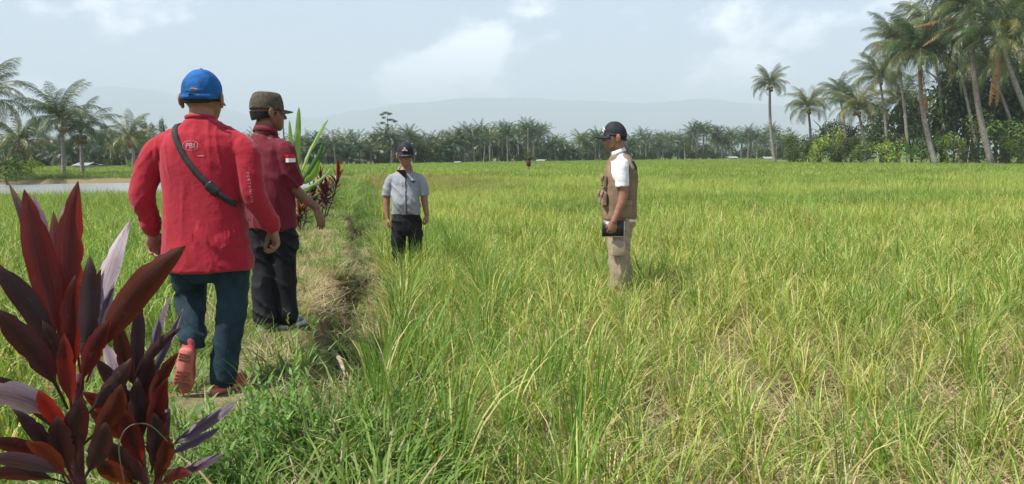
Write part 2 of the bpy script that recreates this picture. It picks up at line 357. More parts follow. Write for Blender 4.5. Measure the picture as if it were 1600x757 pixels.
# pond / flooded channel on the left
wv = [(-200, 26 + 0.12 * -170, -0.43), (-9, 26 + 0.12 * 21, -0.43), (-9, 54 + 0.12 * 21, -0.43), (-200, 54 + 0.12 * -170, -0.43)]
wme = raw_mesh('water', wv, [(0, 1, 2, 3)])
m = bpy.data.materials.new('water_mat'); m.use_nodes = True; t = m.node_tree; t.nodes.clear()
gm = N(t, 'ShaderNodeNewGeometry'); nw = N(t, 'ShaderNodeTexNoise', Scale=3.0, Detail=4.0); L(t, gm.outputs['Position'], nw.inputs['Vector'])
p = N(t, 'ShaderNodeBsdfPrincipled', Roughness=0.30); p.inputs['Base Color'].default_value = (0.26, 0.26, 0.25, 1); p.inputs['Specular IOR Level'].default_value = 0.9
bp = N(t, 'ShaderNodeBump', Strength=0.9); bp.inputs['Distance'].default_value = 0.03; L(t, nw.outputs['Fac'], bp.inputs['Height']); L(t, bp.outputs[0], p.inputs['Normal'])
o_ = N(t, 'ShaderNodeOutputMaterial'); L(t, p.outputs[0], o_.inputs[0])
tag(obj('water', wme, m), kind='structure')

# far mountains
prof = [(-900, 215), (-400, 200), (-150, 190), (0, 172), (90, 152), (180, 141), (250, 147), (320, 165), (420, 185), (500, 184), (560, 173), (650, 163), (740, 155), (810, 156), (900, 161), (1000, 164), (1100, 158), (1170, 164), (1300, 178), (1450, 188), (1700, 196), (2200, 210)]
def ridge_y(px):
    for (a, ya), (b, yb) in zip(prof, prof[1:]):
        if a <= px <= b:
            t = (px - a) / (b - a); t = t * t * (3 - 2 * t); return ya + (yb - ya) * t
    return 212
vv = []; nxh, nyh = 150, 22
for j in range(nyh):
    v = j / (nyh - 1); D = 5000 + 3900 * v
    h = sm(0, 0.66, v) if v < 0.66 else 1 - 0.5 * sm(0.66, 1, v)
    for i in range(nxh):
        px = -1000 + 3400 * i / (nxh - 1)
        X = G(px, 7600) * (0.72 + 0.42 * v)
        H = (HZ(px) - ridge_y(px)) / F * 7600
        n_ = noise.fractal(Vector((X / 1050, D / 1050, 0)), 1.0, 2.0, 5)
        vv.append((X, D, -3 + max(0, h * H * (1 + 0.05 * n_) + 42 * n_ * h * (1 - h) * 4)))
ff = [(j * nxh + i, j * nxh + i + 1, (j + 1) * nxh + i + 1, (j + 1) * nxh + i) for j in range(nyh - 1) for i in range(nxh - 1)]
tag(obj('mountains', raw_mesh('mountains', vv, ff), 'hill'), kind='structure')

# ------------------------------------------------------------------ trees and plants
UP = Vector((0, 0, 1))
def tube_arrays(pts, rads, n=8, cap=True):
    """ring tube along pts; returns verts, faces"""
    vs, fs = [], []
    k = len(pts)
    ref = Vector((1, 0, 0))
    for i in range(k):
        t = (pts[min(i + 1, k - 1)] - pts[max(i - 1, 0)]).normalized()
        if abs(t.dot(ref)) > 0.9: ref = Vector((0, 1, 0))
        a = (ref - t * ref.dot(t)).normalized(); b = t.cross(a)
        for j in range(n):
            an = 2 * math.pi * j / n
            vs.append(pts[i] + (a * math.cos(an) + b * math.sin(an)) * rads[i])
    for i in range(k - 1):
        for j in range(n):
            fs.append((i * n + j, i * n + (j + 1) % n, (i + 1) * n + (j + 1) % n, (i + 1) * n + j))
    if cap:
        fs.append(tuple(range(n))[::-1]); fs.append(tuple((k - 1) * n + j for j in range(n)))
    return vs, fs
class Acc:
    def __init__(s): s.v, s.f, s.t = [], [], []
    def add(s, vs, fs, tone=None):
        o = len(s.v); s.v += [tuple(v) for v in vs]; s.f += [tuple(i + o for i in f) for f in fs]
        if tone is not None: s.t += [tone] * len(vs)
    def mesh(s, name): return raw_mesh(name, s.v, s.f, s.t if s.t else None)

def frond_mesh(name, Lf, droop, pairs, leaf, seed, wind=0.0, tone=(0.055, 0.095, 0.03), width=0.045, segs=2, rise=0.9):
    """a pinnate coconut frond that starts at the origin, runs along +X and arches over"""
    rnd = random.Random(seed); A = Acc()
    K = 12; pts = []
    ang = rise; p = Vector((0, 0, 0)); pts.append(p.copy())
    for i in range(K):
        ang -= droop / K * (0.6 + 0.9 * i / K)
        p = p + Vector((math.cos(ang), wind * 0.06 * i / K, math.sin(ang))) * (Lf / K); pts.append(p.copy())
    v, f = tube_arrays(pts, [0.035 * (1 - 0.85 * i / K) * Lf / 4 for i in range(K + 1)], 4)
    A.add(v, f, (0.16, 0.17, 0.06))
    for i in range(pairs):
        u = 0.14 + 0.86 * (i + 0.5) / pairs
        q = u * K; a = int(min(q, K - 1)); fr = q - a
        base = pts[a].lerp(pts[a + 1], fr); t = (pts[a + 1] - pts[a]).normalized()
        ll = leaf * (math.sin(math.pi * (0.12 + 0.83 * u)) ** 0.6) * rnd.uniform(0.7, 1.15)
        for sgn in (-1, 1):
            side = Vector((0, sgn, 0))
            up = side.cross(t) * sgn * -1
            d = (side * 0.75 + t * 0.75 + UP * rnd.uniform(-0.15, 0.18)).normalized()
            w = t * width * rnd.uniform(0.8, 1.2) * (1.0 if u < 0.85 else 0.7)
            tn = tuple(c * rnd.uniform(0.75, 1.3) for c in tone)
            if rnd.random() < 0.1: tn = (0.16, 0.15, 0.05)
            P = [base]
            dd = d.copy()
            for k in range(segs):
                dd = (dd + Vector((0, wind * 0.15, -0.25 - 0.5 * k * rnd.uniform(0.2, 1.8) - rnd.uniform(0, .3)))).normalized()
                P.append(P[-1] + dd * ll / segs)
            vs = []; fs = []
            for k, pp in enumerate(P):
                ww = w * (0.75, 1.0, 0.15, 0.1)[k if segs == 2 else min(k * 2, 2)]
                vs += [pp - ww, pp + ww]
            for k in range(segs): fs.append((2 * k, 2 * k + 1, 2 * k + 3, 2 * k + 2))
            A.add(vs, fs, tn)
    return A.mesh(name)

def ensure(me, m):
    if not me.materials: me.materials.append(MATS[m])
    return me
FR = {}
def frond_set(key, tone, n, **kw):
    FR[key] = [ensure(frond_mesh('frond', 1.0 * kw.get('L', 4.6), dr, kw.get('pairs', 34), kw.get('leaf', 0.95), 10 + i, kw.get('wind', 0.5), tone, kw.get('width', 0.05), rise=kw.get('rise', 0.9)), 'palm_leaf')
               for i, dr in enumerate(np.linspace(kw.get('d0', 1.2), kw.get('d1', 2.5), n))]
frond_set('green', (0.042, 0.085, 0.024), 5, pairs=54, width=.021, leaf=1.1)
frond_set('olive', (0.11, 0.14, 0.042), 4, pairs=52, width=.021, leaf=1.1)
frond_set('yellow', (0.24, 0.22, 0.065), 3, d0=1.9, d1=2.8, width=.03)
frond_set('dead', (0.32, 0.15, 0.05), 2, d0=0.15, d1=0.3, pairs=34, leaf=0.6, rise=0.0, width=.03)

nut_bm = bmesh.new(); bmesh.ops.create_icosphere(nut_bm, subdivisions=2, radius=0.13)
for v in nut_bm.verts: v.co.z *= 1.25
nut_me = bpy.data.meshes.new('coconut'); nut_bm.to_mesh(nut_me); nut_bm.free(); ensure(nut_me, 'coconut')
nut_me.polygons.foreach_set('use_smooth', [True] * len(nut_me.polygons))

def trunk_pts(base, top, bow, n=10):
    pts = []
    for i in range(n + 1):
        t = i / n
        p = base.lerp(top, t); p = p + Vector((bow * math.sin(math.pi * t) , 0, 0)); pts.append(p)
    return pts
def near_palm(pxb, d, pxc, pyc, Rf, label, seed, mixk=('green',) * 4 + ('olive',) * 4 + ('yellow',), nf=26, dead=(), bow=0.3, r0=0.2, group='coconut palms beside the rice field', dc=0.0, zg=-0.25):
    """palm with its base on the ground at column pxb, its crown heart at pxc, pyc"""
    rnd = random.Random(seed)
    base = Vector((G(pxb, d), d, zg))
    w = W(pxc, pyc, d); k = (d + dc) / w.y
    hub = Vector((w.x * k, d + dc, 1.25 + (w.z - 1.25) * k))
    t = thing('coconut_palm', label, 'palm tree', tuple(base), 0, group)
    top = hub - base
    pts = trunk_pts(Vector((0, 0, -0.1)), top, bow, 14)
    rads = [r0 * (1.35 if i == 0 else 1.05 - 0.42 * i / 14) * (1 + 0.04 * (i % 2)) for i in range(15)]
    v, f = tube_arrays(pts, rads, 10)
    obj('trunk', raw_mesh('trunk', v, f), 'trunk', t)
    nf = int(nf * (1.35 if 'right' in group else 1.0))
    for i in range(nf):
        kind = rnd.choice(mixk)
        el = (i / nf)                     # 0 young upright .. 1 old hanging
        me_l = FR[kind]
        me = me_l[min(len(me_l) - 1, int(el * len(me_l)))]
        o = bpy.data.objects.new('frond', me); COL.objects.link(o); o.parent = t
        az = i * 2.399 + rnd.uniform(-0.3, 0.3)
        pitch = R(38) - el * R(78) + rnd.uniform(-0.12, 0.12)
        M = Matrix.Translation(top + Vector((0, 0, rnd.uniform(-0.25, 0.2)))) @ Matrix.Rotation(az, 4, 'Z') @ Matrix.Rotation(-pitch, 4, 'Y') @ Matrix.Rotation(rnd.uniform(-0.5, 0.5), 4, 'X') @ Matrix.Scale(Rf / 4.3 * rnd.uniform(0.88, 1.12), 4)
        o.matrix_basis = M
    for (az, pitch, s) in dead:
        o = bpy.data.objects.new('dead_frond', FR['dead'][0]); COL.objects.link(o); o.parent = t; o['label'] = 'dry orange brown frond hanging from the crown'
        o.matrix_basis = Matrix.Translation(top + Vector((0, 0, -0.3))) @ Matrix.Rotation(az, 4, 'Z') @ Matrix.Rotation(pitch, 4, 'Y') @ Matrix.Scale(Rf / 4.3 * s, 4)
    for i in range(9):
        o = bpy.data.objects.new('coconut', nut_me); COL.objects.link(o); o.parent = t
        a = i * 2.4; o.matrix_basis = Matrix.Translation(top + Vector((0.32 * math.cos(a), 0.32 * math.sin(a), -0.35 - 0.2 * (i % 3)))) @ Matrix.Scale(1.2, 4)
    return t
G_R = 'coconut palms along the right edge of the field'
near_palm(1212, 105, 1203, 133, 3.1, 'lone slender coconut palm at the left end of the right grove', 1, bow=-0.3, r0=0.24, group=G_R, nf=24)
near_palm(1264, 98, 1262, 168, 3.5, 'short coconut palm next right of the lone slender palm', 2, group=G_R, mixk=('green', 'olive', 'olive', 'yellow'), nf=26)
near_palm(1352, 92, 1340, 172, 4.0, 'coconut palm with drooping olive crown above the yellow green bush', 3, group=G_R, mixk=('green', 'olive', 'olive', 'yellow'), nf=28)
near_palm(1386, 98, 1374, 122, 4.4, 'coconut palm with pale windblown crown just left of the orange fronded palm', 4, group=G_R, mixk=('green', 'olive', 'olive', 'yellow'), nf=28)
near_palm(1464, 80, 1437, 88, 5.6, 'leaning coconut palm with a dry orange frond hanging along its trunk', 5, group=G_R, bow=-0.5, r0=0.27, nf=32, dead=((R(-15), R(80), 1.0), (R(-60), R(74), 1.0)))
near_palm(1552, 76, 1517, 18, 6.0, 'tall coconut palm with a long pale trunk in front of dark foliage', 6, group=G_R, bow=-0.6, r0=0.29, nf=34, mixk=('green',) * 4 + ('olive',) * 2, dead=((R(185), R(8), 0.9), (R(170), R(30), 0.8)))
near_palm(1652, 72, 1562, 62, 5.4, 'coconut palm with pale trunk leaning in from the right photo edge', 7, group=G_R, bow=-0.4, r0=0.28, nf=30, mixk=('green',) * 4 + ('olive', 'yellow'), dead=((R(-95), R(84), 1.0), (R(170), R(80), 1.0)))
near_palm(1480, 100, 1452, 38, 5.4, 'coconut palm crown rising behind the leaning orange fronded palm', 8, group=G_R, nf=30)
near_palm(1625, 84, 1600, 0, 6.2, 'coconut palm whose dark crown fills the top right corner', 9, group=G_R, nf=32, mixk=('green',) * 5)
near_palm(1590, 94, 1600, 205, 4.4, 'low coconut palm among shrubs near the right photo edge', 10, group=G_R, nf=26, mixk=('olive', 'green', 'yellow'))
near_palm(1322, 104, 1312, 150, 3.6, 'dark coconut palm half hidden behind the olive crowned palm', 11, group=G_R, nf=24)
near_palm(1400, 104, 1408, 160, 4.6, 'coconut palm hidden low between pale and leaning palms', 12, group=G_R, nf=26)
near_palm(1420, 92, 1398, 70, 4.8, 'dark palm crown at the upper left shoulder of the right grove', 13, group=G_R, nf=26)
near_palm(1530, 96, 1490, 75, 5.2, 'dark palm crown between the leaning palm and the tallest palm', 14, group=G_R, nf=28, mixk=('green',) * 4 + ('olive',))
near_palm(1600, 90, 1548, 110, 5.0, 'palm crown low behind the tallest palm trunk', 15, group=G_R, nf=28, mixk=('green', 'olive'))
near_palm(1690, 84, 1650, 40, 6.0, 'palm crown reaching in from beyond the right photo edge', 16, group=G_R, nf=28, mixk=('green',) * 4 + ('olive',))
G_L = 'coconut palms beyond the pond on the left'
WIN = ('green',) * 4 + ('olive',) * 2
near_palm(97, 59, 95, 188, 3.5, 'coconut palm beyond the pond with a brown leaf base', 21, group=G_L, bow=0.05, r0=0.16, nf=26, mixk=WIN)
near_palm(127, 62, 126, 208, 3.3, 'darker coconut palm with a fatter foot right beside its taller neighbour', 22, group=G_L, bow=0.0, r0=0.17, nf=24, mixk=('green',) * 5)
near_palm(-30, 52, -28, 158, 3.8, 'coconut palm cut by the left photo edge', 23, group=G_L, nf=24, mixk=WIN)
near_palm(20, 66, 28, 222, 3.6, 'low coconut palm with a dry brown frond behind the yellowish bush', 24, group=G_L, nf=24, mixk=('olive', 'green', 'yellow'), dead=((R(15), R(-10), 0.8),))
near_palm(205, 92, 203, 218, 4.0, 'yellowing coconut palm seen left of the red sleeve', 25, group=G_L, nf=26, mixk=('yellow', 'olive', 'olive'))

# far grove: crowns are single meshes here (each a few dozen pixels)
def crown_mesh(seed, nf, Lf, tone):
    rnd = random.Random(seed); A = Acc()
    for i in range(nf):
        el = i / nf
        tn = tone if rnd.random() < 0.8 else (0.12, 0.125, 0.045)
        ang = R(80) - el * R(95) + rnd.uniform(-0.15, 0.15); az = i * 2.399 + rnd.uniform(-0.3, 0.3)
        d = Vector((math.cos(az), math.sin(az), 0)); sd = Vector((-d.y, d.x, 0))
        p = Vector((0, 0, 0)); K = 9; LL = Lf * rnd.uniform(0.85, 1.1); dr = rnd.uniform(0.7, 1.7)
        for k in range(K):
            q = p + (d * math.cos(ang) + UP * math.sin(ang)) * (LL / K)
            ang -= dr / K * (0.5 + k / K)
            if k > 0:
                for s in (-1, 1):
                    for h in (0.0, 0.5):
                        b = p.lerp(q, h); w = (q - p) * 0.30
                        ll = 0.8 * math.sin(math.pi * (0.15 + 0.75 * (k + h) / K)) * rnd.uniform(0.8, 1.2)
                        tp = b + sd * s * ll * 0.62 + (q - p).normalized() * ll * 0.45 - UP * ll * rnd.uniform(0.35, 0.75)
                        A.add([b - w * 0.4, b + w * 0.6, tp + w * 0.4], [(0, 1, 2)], tuple(c * rnd.uniform(0.7, 1.35) for c in tn))
            p = q
    return ensure(A.mesh('crown'), 'palm_leaf')
CROWNS = [crown_mesh(100 + i, 26, 3.3, (0.034, 0.075, 0.024)) for i in range(4)] + [crown_mesh(110, 24, 3.3, (0.08, 0.11, 0.036)), crown_mesh(111, 20, 3.2, (0.03, 0.065, 0.024))]
TR = []
for i in range(3):
    pts = trunk_pts(Vector((0, 0, 0)), Vector((0.25 * (i - 1), 0, 1.0)), 0.02 * (i - 1), 5)
    pts = [Vector((p.x * 1.0, p.y, p.z)) for p in pts]
    v, f = tube_arrays(pts, [0.20, 0.16, 0.145, 0.135, 0.125, 0.12], 6)
    TR.append((ensure(raw_mesh('trunk', v, f), 'trunk'), pts[-1]))
tops = [(-60, 205), (0, 212), (60, 208), (120, 205), (180, 203), (230, 200), (300, 205), (460, 205), (500, 203), (540, 200), (575, 202), (610, 195), (640, 193), (665, 203), (700, 194), (740, 189), (770, 187), (850, 186), (870, 207), (900, 207), (930, 198), (960, 200), (990, 206), (1010, 200), (1050, 198), (1085, 194), (1105, 184), (1125, 200), (1150, 198), (1180, 196), (1215, 195)]
def top_y(px):
    for (a, ya), (b, yb) in zip(tops, tops[1:]):
        if a <= px <= b: return ya + (yb - ya) * (px - a) / (b - a)
    return 205
def far_d(px): return 118 + 0.0 * px if px < 540 else 118 + (px - 540) / 660 * 75
rnd = random.Random(5)
px = -70
GF = 'coconut palms of the distant grove'
SEG = [(70, 'left of the two pond palms', 'at the far left'), (215, 'between the pond palms and the red sleeve', 'beyond the pond'), (460, 'behind the two men on the bund', 'behind the bund'), (590, 'between the banana plant and the grey shirted man', 'right of the banana plant'),
       (700, 'right behind the grey shirted man', 'behind the grey shirted man'), (835, 'between the grey shirted man and the scarecrow', 'left of the scarecrow'), (950, 'between the scarecrow and the man in the vest', 'right of the scarecrow'), (1080, 'just right of the man in the vest', 'right of the vest'), (2000, 'near the lone slender palm', 'left of the lone slender palm')]
def seg(px):
    for a, l_, g_ in SEG:
        if px < a: return l_, g_
while px < 1235:
    for row in range(2):
        pp = px + rnd.uniform(-5, 5) + row * 5
        d = far_d(pp) + row * rnd.uniform(7, 11) + rnd.uniform(-2, 3)
        ty = top_y(pp) + (rnd.uniform(-5, 9) if row == 0 else rnd.uniform(-2, 10))
        htop = 1.25 + (HZ(pp) - ty) / F * d
        l_, g_ = seg(pp)
        o = thing('coconut_palm', ('front' if row == 0 else 'rear') + ' coconut palm of the far grove, ' + l_, 'palm tree', (G(pp, d), d, -0.25), rnd.uniform(0, 6.28), ('front' if row == 0 else 'rear') + ' row of distant palms ' + g_)
        s = rnd.uniform(0.85, 1.1)
        hub = htop + 0.25 - 2.7 * s
        if rnd.random() < 0.35: hub -= rnd.uniform(0.3, 2.2)
        tm, tp = TR[rnd.randrange(3)]
        tr = bpy.data.objects.new('trunk', tm); COL.objects.link(tr); tr.parent = o; tr.scale = (1, 1, hub)
        cr = bpy.data.objects.new('crown', rnd.choice(CROWNS)); COL.objects.link(cr); cr.parent = o
        cr.location = (tp.x, tp.y, hub); cr.scale = (s, s, s); cr.rotation_euler = (rnd.uniform(-0.15, 0.15), rnd.uniform(-0.15, 0.15), 0)
    px += rnd.uniform(7, 14)

# broadleaf trees and shrubs: leaf clumps spread through uneven lobes
def foliage_mesh(seed, rx, ry, rz, nleaf, size, tones, lobes=7, hollow=0.55):
    rnd = random.Random(seed); A = Acc()
    L_ = []
    for i in range(lobes):
        a = rnd.uniform(0, 6.28); u = rnd.uniform(0.15, 0.75)
        L_.append((Vector((math.cos(a) * rx * u, math.sin(a) * ry * u, rz * rnd.uniform(-0.6, 0.75))), rnd.uniform(0.32, 0.55)))
    L_.append((Vector((0, 0, 0)), 0.6))
    for i in range(nleaf):
        c, s = rnd.choice(L_)
        n = Vector((rnd.gauss(0, 1), rnd.gauss(0, 1), rnd.gauss(0, 1) + 0.2)).normalized()
        r = rnd.uniform(hollow, 1.08)
        p = c + Vector((n.x * rx * s * r, n.y * ry * s * r, n.z * rz * s * 1.1 * r))
        q = (n + Vector((rnd.uniform(-.8, .8), rnd.uniform(-.8, .8), rnd.uniform(-.2, .9)))).normalized()
        a = q.cross(Vector((rnd.uniform(-1, 1), rnd.uniform(-1, 1), 0.3))).normalized(); b = q.cross(a)
        w = size * rnd.uniform(0.6, 1.3)
        tn = rnd.choice(tones); tn = tuple(x * rnd.uniform(0.8, 1.2) for x in tn)
        A.add([p - a * w, p - b * w * 0.45 + q * w * 0.15, p + a * w - q * w * 0.25, p + b * w * 0.45 + q * w * 0.15], [(0, 1, 2, 3)], tn)
    return ensure(A.mesh('crown'), 'leafy')
DK = [(0.028, 0.055, 0.018), (0.045, 0.08, 0.022), (0.07, 0.11, 0.03)]
MD = [(0.055, 0.10, 0.025), (0.09, 0.15, 0.035), (0.14, 0.20, 0.045)]
BR = [(0.14, 0.22, 0.035), (0.24, 0.33, 0.05), (0.32, 0.40, 0.065)]
TREES_DK = [foliage_mesh(200 + i, 1, 1, 1, 1500, 0.075, DK, 9) for i in range(3)]
TREES_MD = [foliage_mesh(210 + i, 1, 1, 1, 1400, 0.075, MD, 9) for i in range(3)]
BUSH_MD = [foliage_mesh(220 + i, 1, 1, 1, 700, 0.10, MD, 7) for i in range(2)]
BUSH_BR = [foliage_mesh(230 + i, 1, 1, 1, 700, 0.10, BR, 7) for i in range(2)]
def tree_trunk(seed, h, r):
    rnd = random.Random(seed); A = Acc()
    pts = [Vector((0, 0, -0.1)), Vector((rnd.uniform(-.1, .1) * h, 0, h * 0.4)), Vector((rnd.uniform(-.12, .12) * h, rnd.uniform(-.1, .1) * h, h * 0.75))]
    v, f = tube_arrays(pts, [r, r * 0.75, r * 0.45], 7); A.add(v, f)
    for i in range(5):
        a = i * 1.3 + rnd.uniform(-.3, .3); b = pts[1].lerp(pts[2], rnd.uniform(0, 1))
        e = b + Vector((math.cos(a) * h * 0.28, math.sin(a) * h * 0.28, h * rnd.uniform(0.15, 0.35)))
        v, f = tube_arrays([b, b.lerp(e, 0.5) + Vector((0, 0, 0.03 * h)), e], [r * 0.4, r * 0.28, r * 0.1], 5); A.add(v, f)
    return ensure(A.mesh('trunk'), 'bark')
TTR = [tree_trunk(300 + i, 1.0, 0.045) for i in range(3)]
def tree(pxb, d, ytop, width_px, meshes, label, name='broadleaf_tree', cat='tree', group=None, low=0.35, seed=0, depth=1.0, zg=-0.25):
    rnd = random.Random(seed * 31 + int(pxb))
    x = G(pxb, d); top = 1.25 + (HZ(pxb) - ytop) / F * d; H = top - zg
    rx = width_px / F * d / 2
    t = thing(name, label, cat, (x, d, zg), rnd.uniform(0, 6.28), group)
    tr = bpy.data.objects.new('trunk' if name == 'broadleaf_tree' else 'stem', rnd.choice(TTR)); COL.objects.link(tr); tr.parent = t
    tr.scale = (H * 0.95,) * 3
    c = bpy.data.objects.new('crown' if name == 'broadleaf_tree' else 'foliage', rnd.choice(meshes)); COL.objects.link(c); c.parent = t
    zc_ = H * (low + 1) / 2; c.location = (0, 0, zc_); c.scale = (rx, rx * depth, H * (1 - low) / 2 * 1.0)
    return t
GT = 'dark broadleaf trees behind the right palms'
rt = [(1240, 110, 205, 60, 'M', 'low green tree behind the lone slender palm'),
      (1282, 106, 188, 70, 'D', 'dark rounded tree between the two leftmost right palms'),
      (1330, 108, 190, 80, 'D', 'dark tree behind the drooping olive palm'),
      (1378, 108, 160, 90, 'D', 'dark tree beneath the pale windblown palm crown'),
      (1425, 102, 135, 100, 'M', 'olive green tree filling the gap left of the leaning palm'),
      (1478, 104, 105, 105, 'D', 'dark tree right behind the leaning palm trunk'),
      (1520, 98, 80, 110, 'D', 'very dark tree directly behind the long pale trunk'),
      (1570, 96, 55, 120, 'D', 'tall dark tree right of the long pale trunk'),
      (1625, 92, 45, 130, 'D', 'tall dark tree at the right photo edge'),
      (1690, 92, 100, 130, 'D', 'dark tree just outside the right photo edge'),
      (1500, 112, 60, 120, 'D', 'high dark crown seen between the two tallest palms'),
      (1555, 88, 178, 90, 'M', 'mid green tree low between the two pale trunks'),
      (1600, 86, 190, 80, 'M', 'mid green tree under the crown at the right edge'),
      (1310, 96, 212, 60, 'M', 'low mid green tree under the dark half hidden palm'), (1352, 100, 205, 70, 'M', 'mid green tree behind the drooping olive palm trunk'), (1405, 96, 198, 70, 'M', 'mid green tree behind the young banana plant'), (1455, 92, 200, 60, 'D', 'dark low tree at the leaning trunk'),
      (1750, 96, 110, 140, 'D', 'dark tree well outside the right photo edge')]
for i, (a, d, yt, w, k, lb) in enumerate(rt):
    tree(a, d, yt, w, TREES_DK if k == 'D' else TREES_MD, lb, group=GT, low=0.12, seed=i)
GB = 'shrubs at the foot of the right grove'
rb = [(1236, 96, 224, 34, 'M', 'small green shrub right of the lone slender trunk'), (1255, 97, 214, 36, 'M', 'olive shrub under the short palm'),
      (1276, 90, 215, 44, 'B', 'bright yellow green shrub, brightest of the right grove'), (1308, 92, 220, 40, 'M', 'green shrub right of the bright yellow green one'),
      (1312, 96, 205, 36, 'B', 'upright yellow green shrub behind the other shrubs'), (1345, 89, 226, 42, 'M', 'shrub at the foot of the drooping olive palm'),
      (1385, 88, 222, 46, 'B', 'broad leaved pale shrub left of the young banana plant'), (1440, 87, 218, 40, 'M', 'shrub between the banana plant and the leaning trunk'),
      (1490, 85, 212, 52, 'B', 'yellow green shrub right of the leaning trunk base'), (1525, 84, 222, 40, 'M', 'dark green shrub left of the long pale trunk'),
      (1592, 78, 214, 44, 'B', 'bright shrub close to the right photo edge'), (1640, 78, 205, 60, 'M', 'shrub just outside the right photo edge'),
      (1570, 84, 216, 36, 'M', 'low shrub right of the long pale trunk')]
for i, (a, d, yt, w, k, lb) in enumerate(rb):
    tree(a, d, yt, w, BUSH_BR if k == 'B' else BUSH_MD, lb, name='shrub', cat='shrub', group=GB, low=0.0, seed=i)
GLB = 'bushes beyond the pond on the left'
for i, (a, d, yt, w, k, lb) in enumerate([(8, 50, 236, 60, 'M', 'yellowish green bush at the left photo edge'), (47, 55, 250, 38, 'B', 'round bright green bush on the far pond bank'),
      (-60, 54, 225, 90, 'M', 'large bush beyond the left photo edge'), (28, 56, 254, 36, 'M', 'dark low bush beside the round bright bush'), (202, 100, 248, 18, 'B', 'small pale green shrub in front of the grove left of the red sleeve')]):
    tree(a, d, yt, w, BUSH_BR if k == 'B' else BUSH_MD, lb, name='shrub', cat='shrub', group=GLB, low=0.0, seed=40 + i)
# trees that stick out of the grove line
for i, (a, yt, w, lb) in enumerate([(232, 186, 26, 'round crowned tree above the grove just left of the red shoulder'), (256, 189, 18, 'smaller round crown beside the red shoulder'),
       (172, 196, 26, 'feathery tree in the grove behind the two pond palms'), (645, 204, 22, 'green tree behind the man in the grey shirt')]):
    tree(a, far_d(a) + 12, yt, w, TREES_MD, lb, group='broadleaf trees in the distant grove', low=0.4, seed=60 + i)
# umbrella shaped tall tree
d = 140; pxt = 605
t = thing('umbrella_tree', 'tall thin tree with layered flat crown rising above the distant grove', 'tree', (G(pxt, d), d, -0.25))
Hh = 1.25 + (HZ(pxt) - 177) / F * d + 0.25
v, f = tube_arrays(trunk_pts(Vector((0, 0, 0)), Vector((0.2, 0, Hh * 0.95)), 0.15, 6), [0.2, .18, .15, .12, .09, .06, .03], 7)
obj('trunk', raw_mesh('trunk', v, f), 'bark', t)
for (zx, zz, rx) in ((0.1, 0.99, 0.9), (-0.7, 0.96, 0.6), (0.8, 0.97, 0.7), (-0.35, 0.90, 0.55), (0.9, 0.86, 1.1), (-0.6, 0.80, 0.8), (1.7, 0.83, 0.7), (0.3, .76, .6)):
    o = bpy.data.objects.new('crown', BUSH_MD[0]); COL.objects.link(o); o.parent = t; o.location = (zx, 0, Hh * zz); o.scale = (rx * 1.1, rx, 0.28)
# mass of trees and undergrowth behind and below the palms
rnd = random.Random(77)
px = -80
while px < 1235:
    d = far_d(px) + rnd.uniform(-1.5, 2)
    if rnd.random() < 0.8:
        hh = rnd.uniform(4, 13)
        tree(px, d, HZ(px) + 3 - hh, rnd.uniform(16, 34), BUSH_MD, 'low dark shrub under the distant grove, ' + seg(px)[0], name='shrub', cat='shrub', group='low shrubs under the distant grove' + ' ' + seg(px)[1], low=0.0, seed=int(px))
    px += rnd.uniform(11, 22)
px = -90
while px < 1240:
    d = far_d(px) + rnd.uniform(30, 60)
    tree(px, d, top_y(px) + rnd.uniform(10, 24), rnd.uniform(36, 60), TREES_MD, 'hazy tree behind the distant palms, ' + seg(px)[0], group='broadleaf trees behind the distant palms' + ' ' + seg(px)[1], low=0.1, seed=int(px) + 5)
    px += rnd.uniform(22, 34)
px = -90
while px < 1235:
    d = far_d(px) + rnd.uniform(10, 20)
    tree(px, d, top_y(px) + (rnd.uniform(14, 30) if px < 600 else rnd.uniform(24, 38)), rnd.uniform(36, 56), TREES_DK, 'shaded tree inside the distant grove, ' + seg(px)[0], group='shaded trees in the left half of the distant grove' + ' ' + seg(px)[1], low=0.0, seed=int(px) + 9)
    px += rnd.uniform(22, 34)

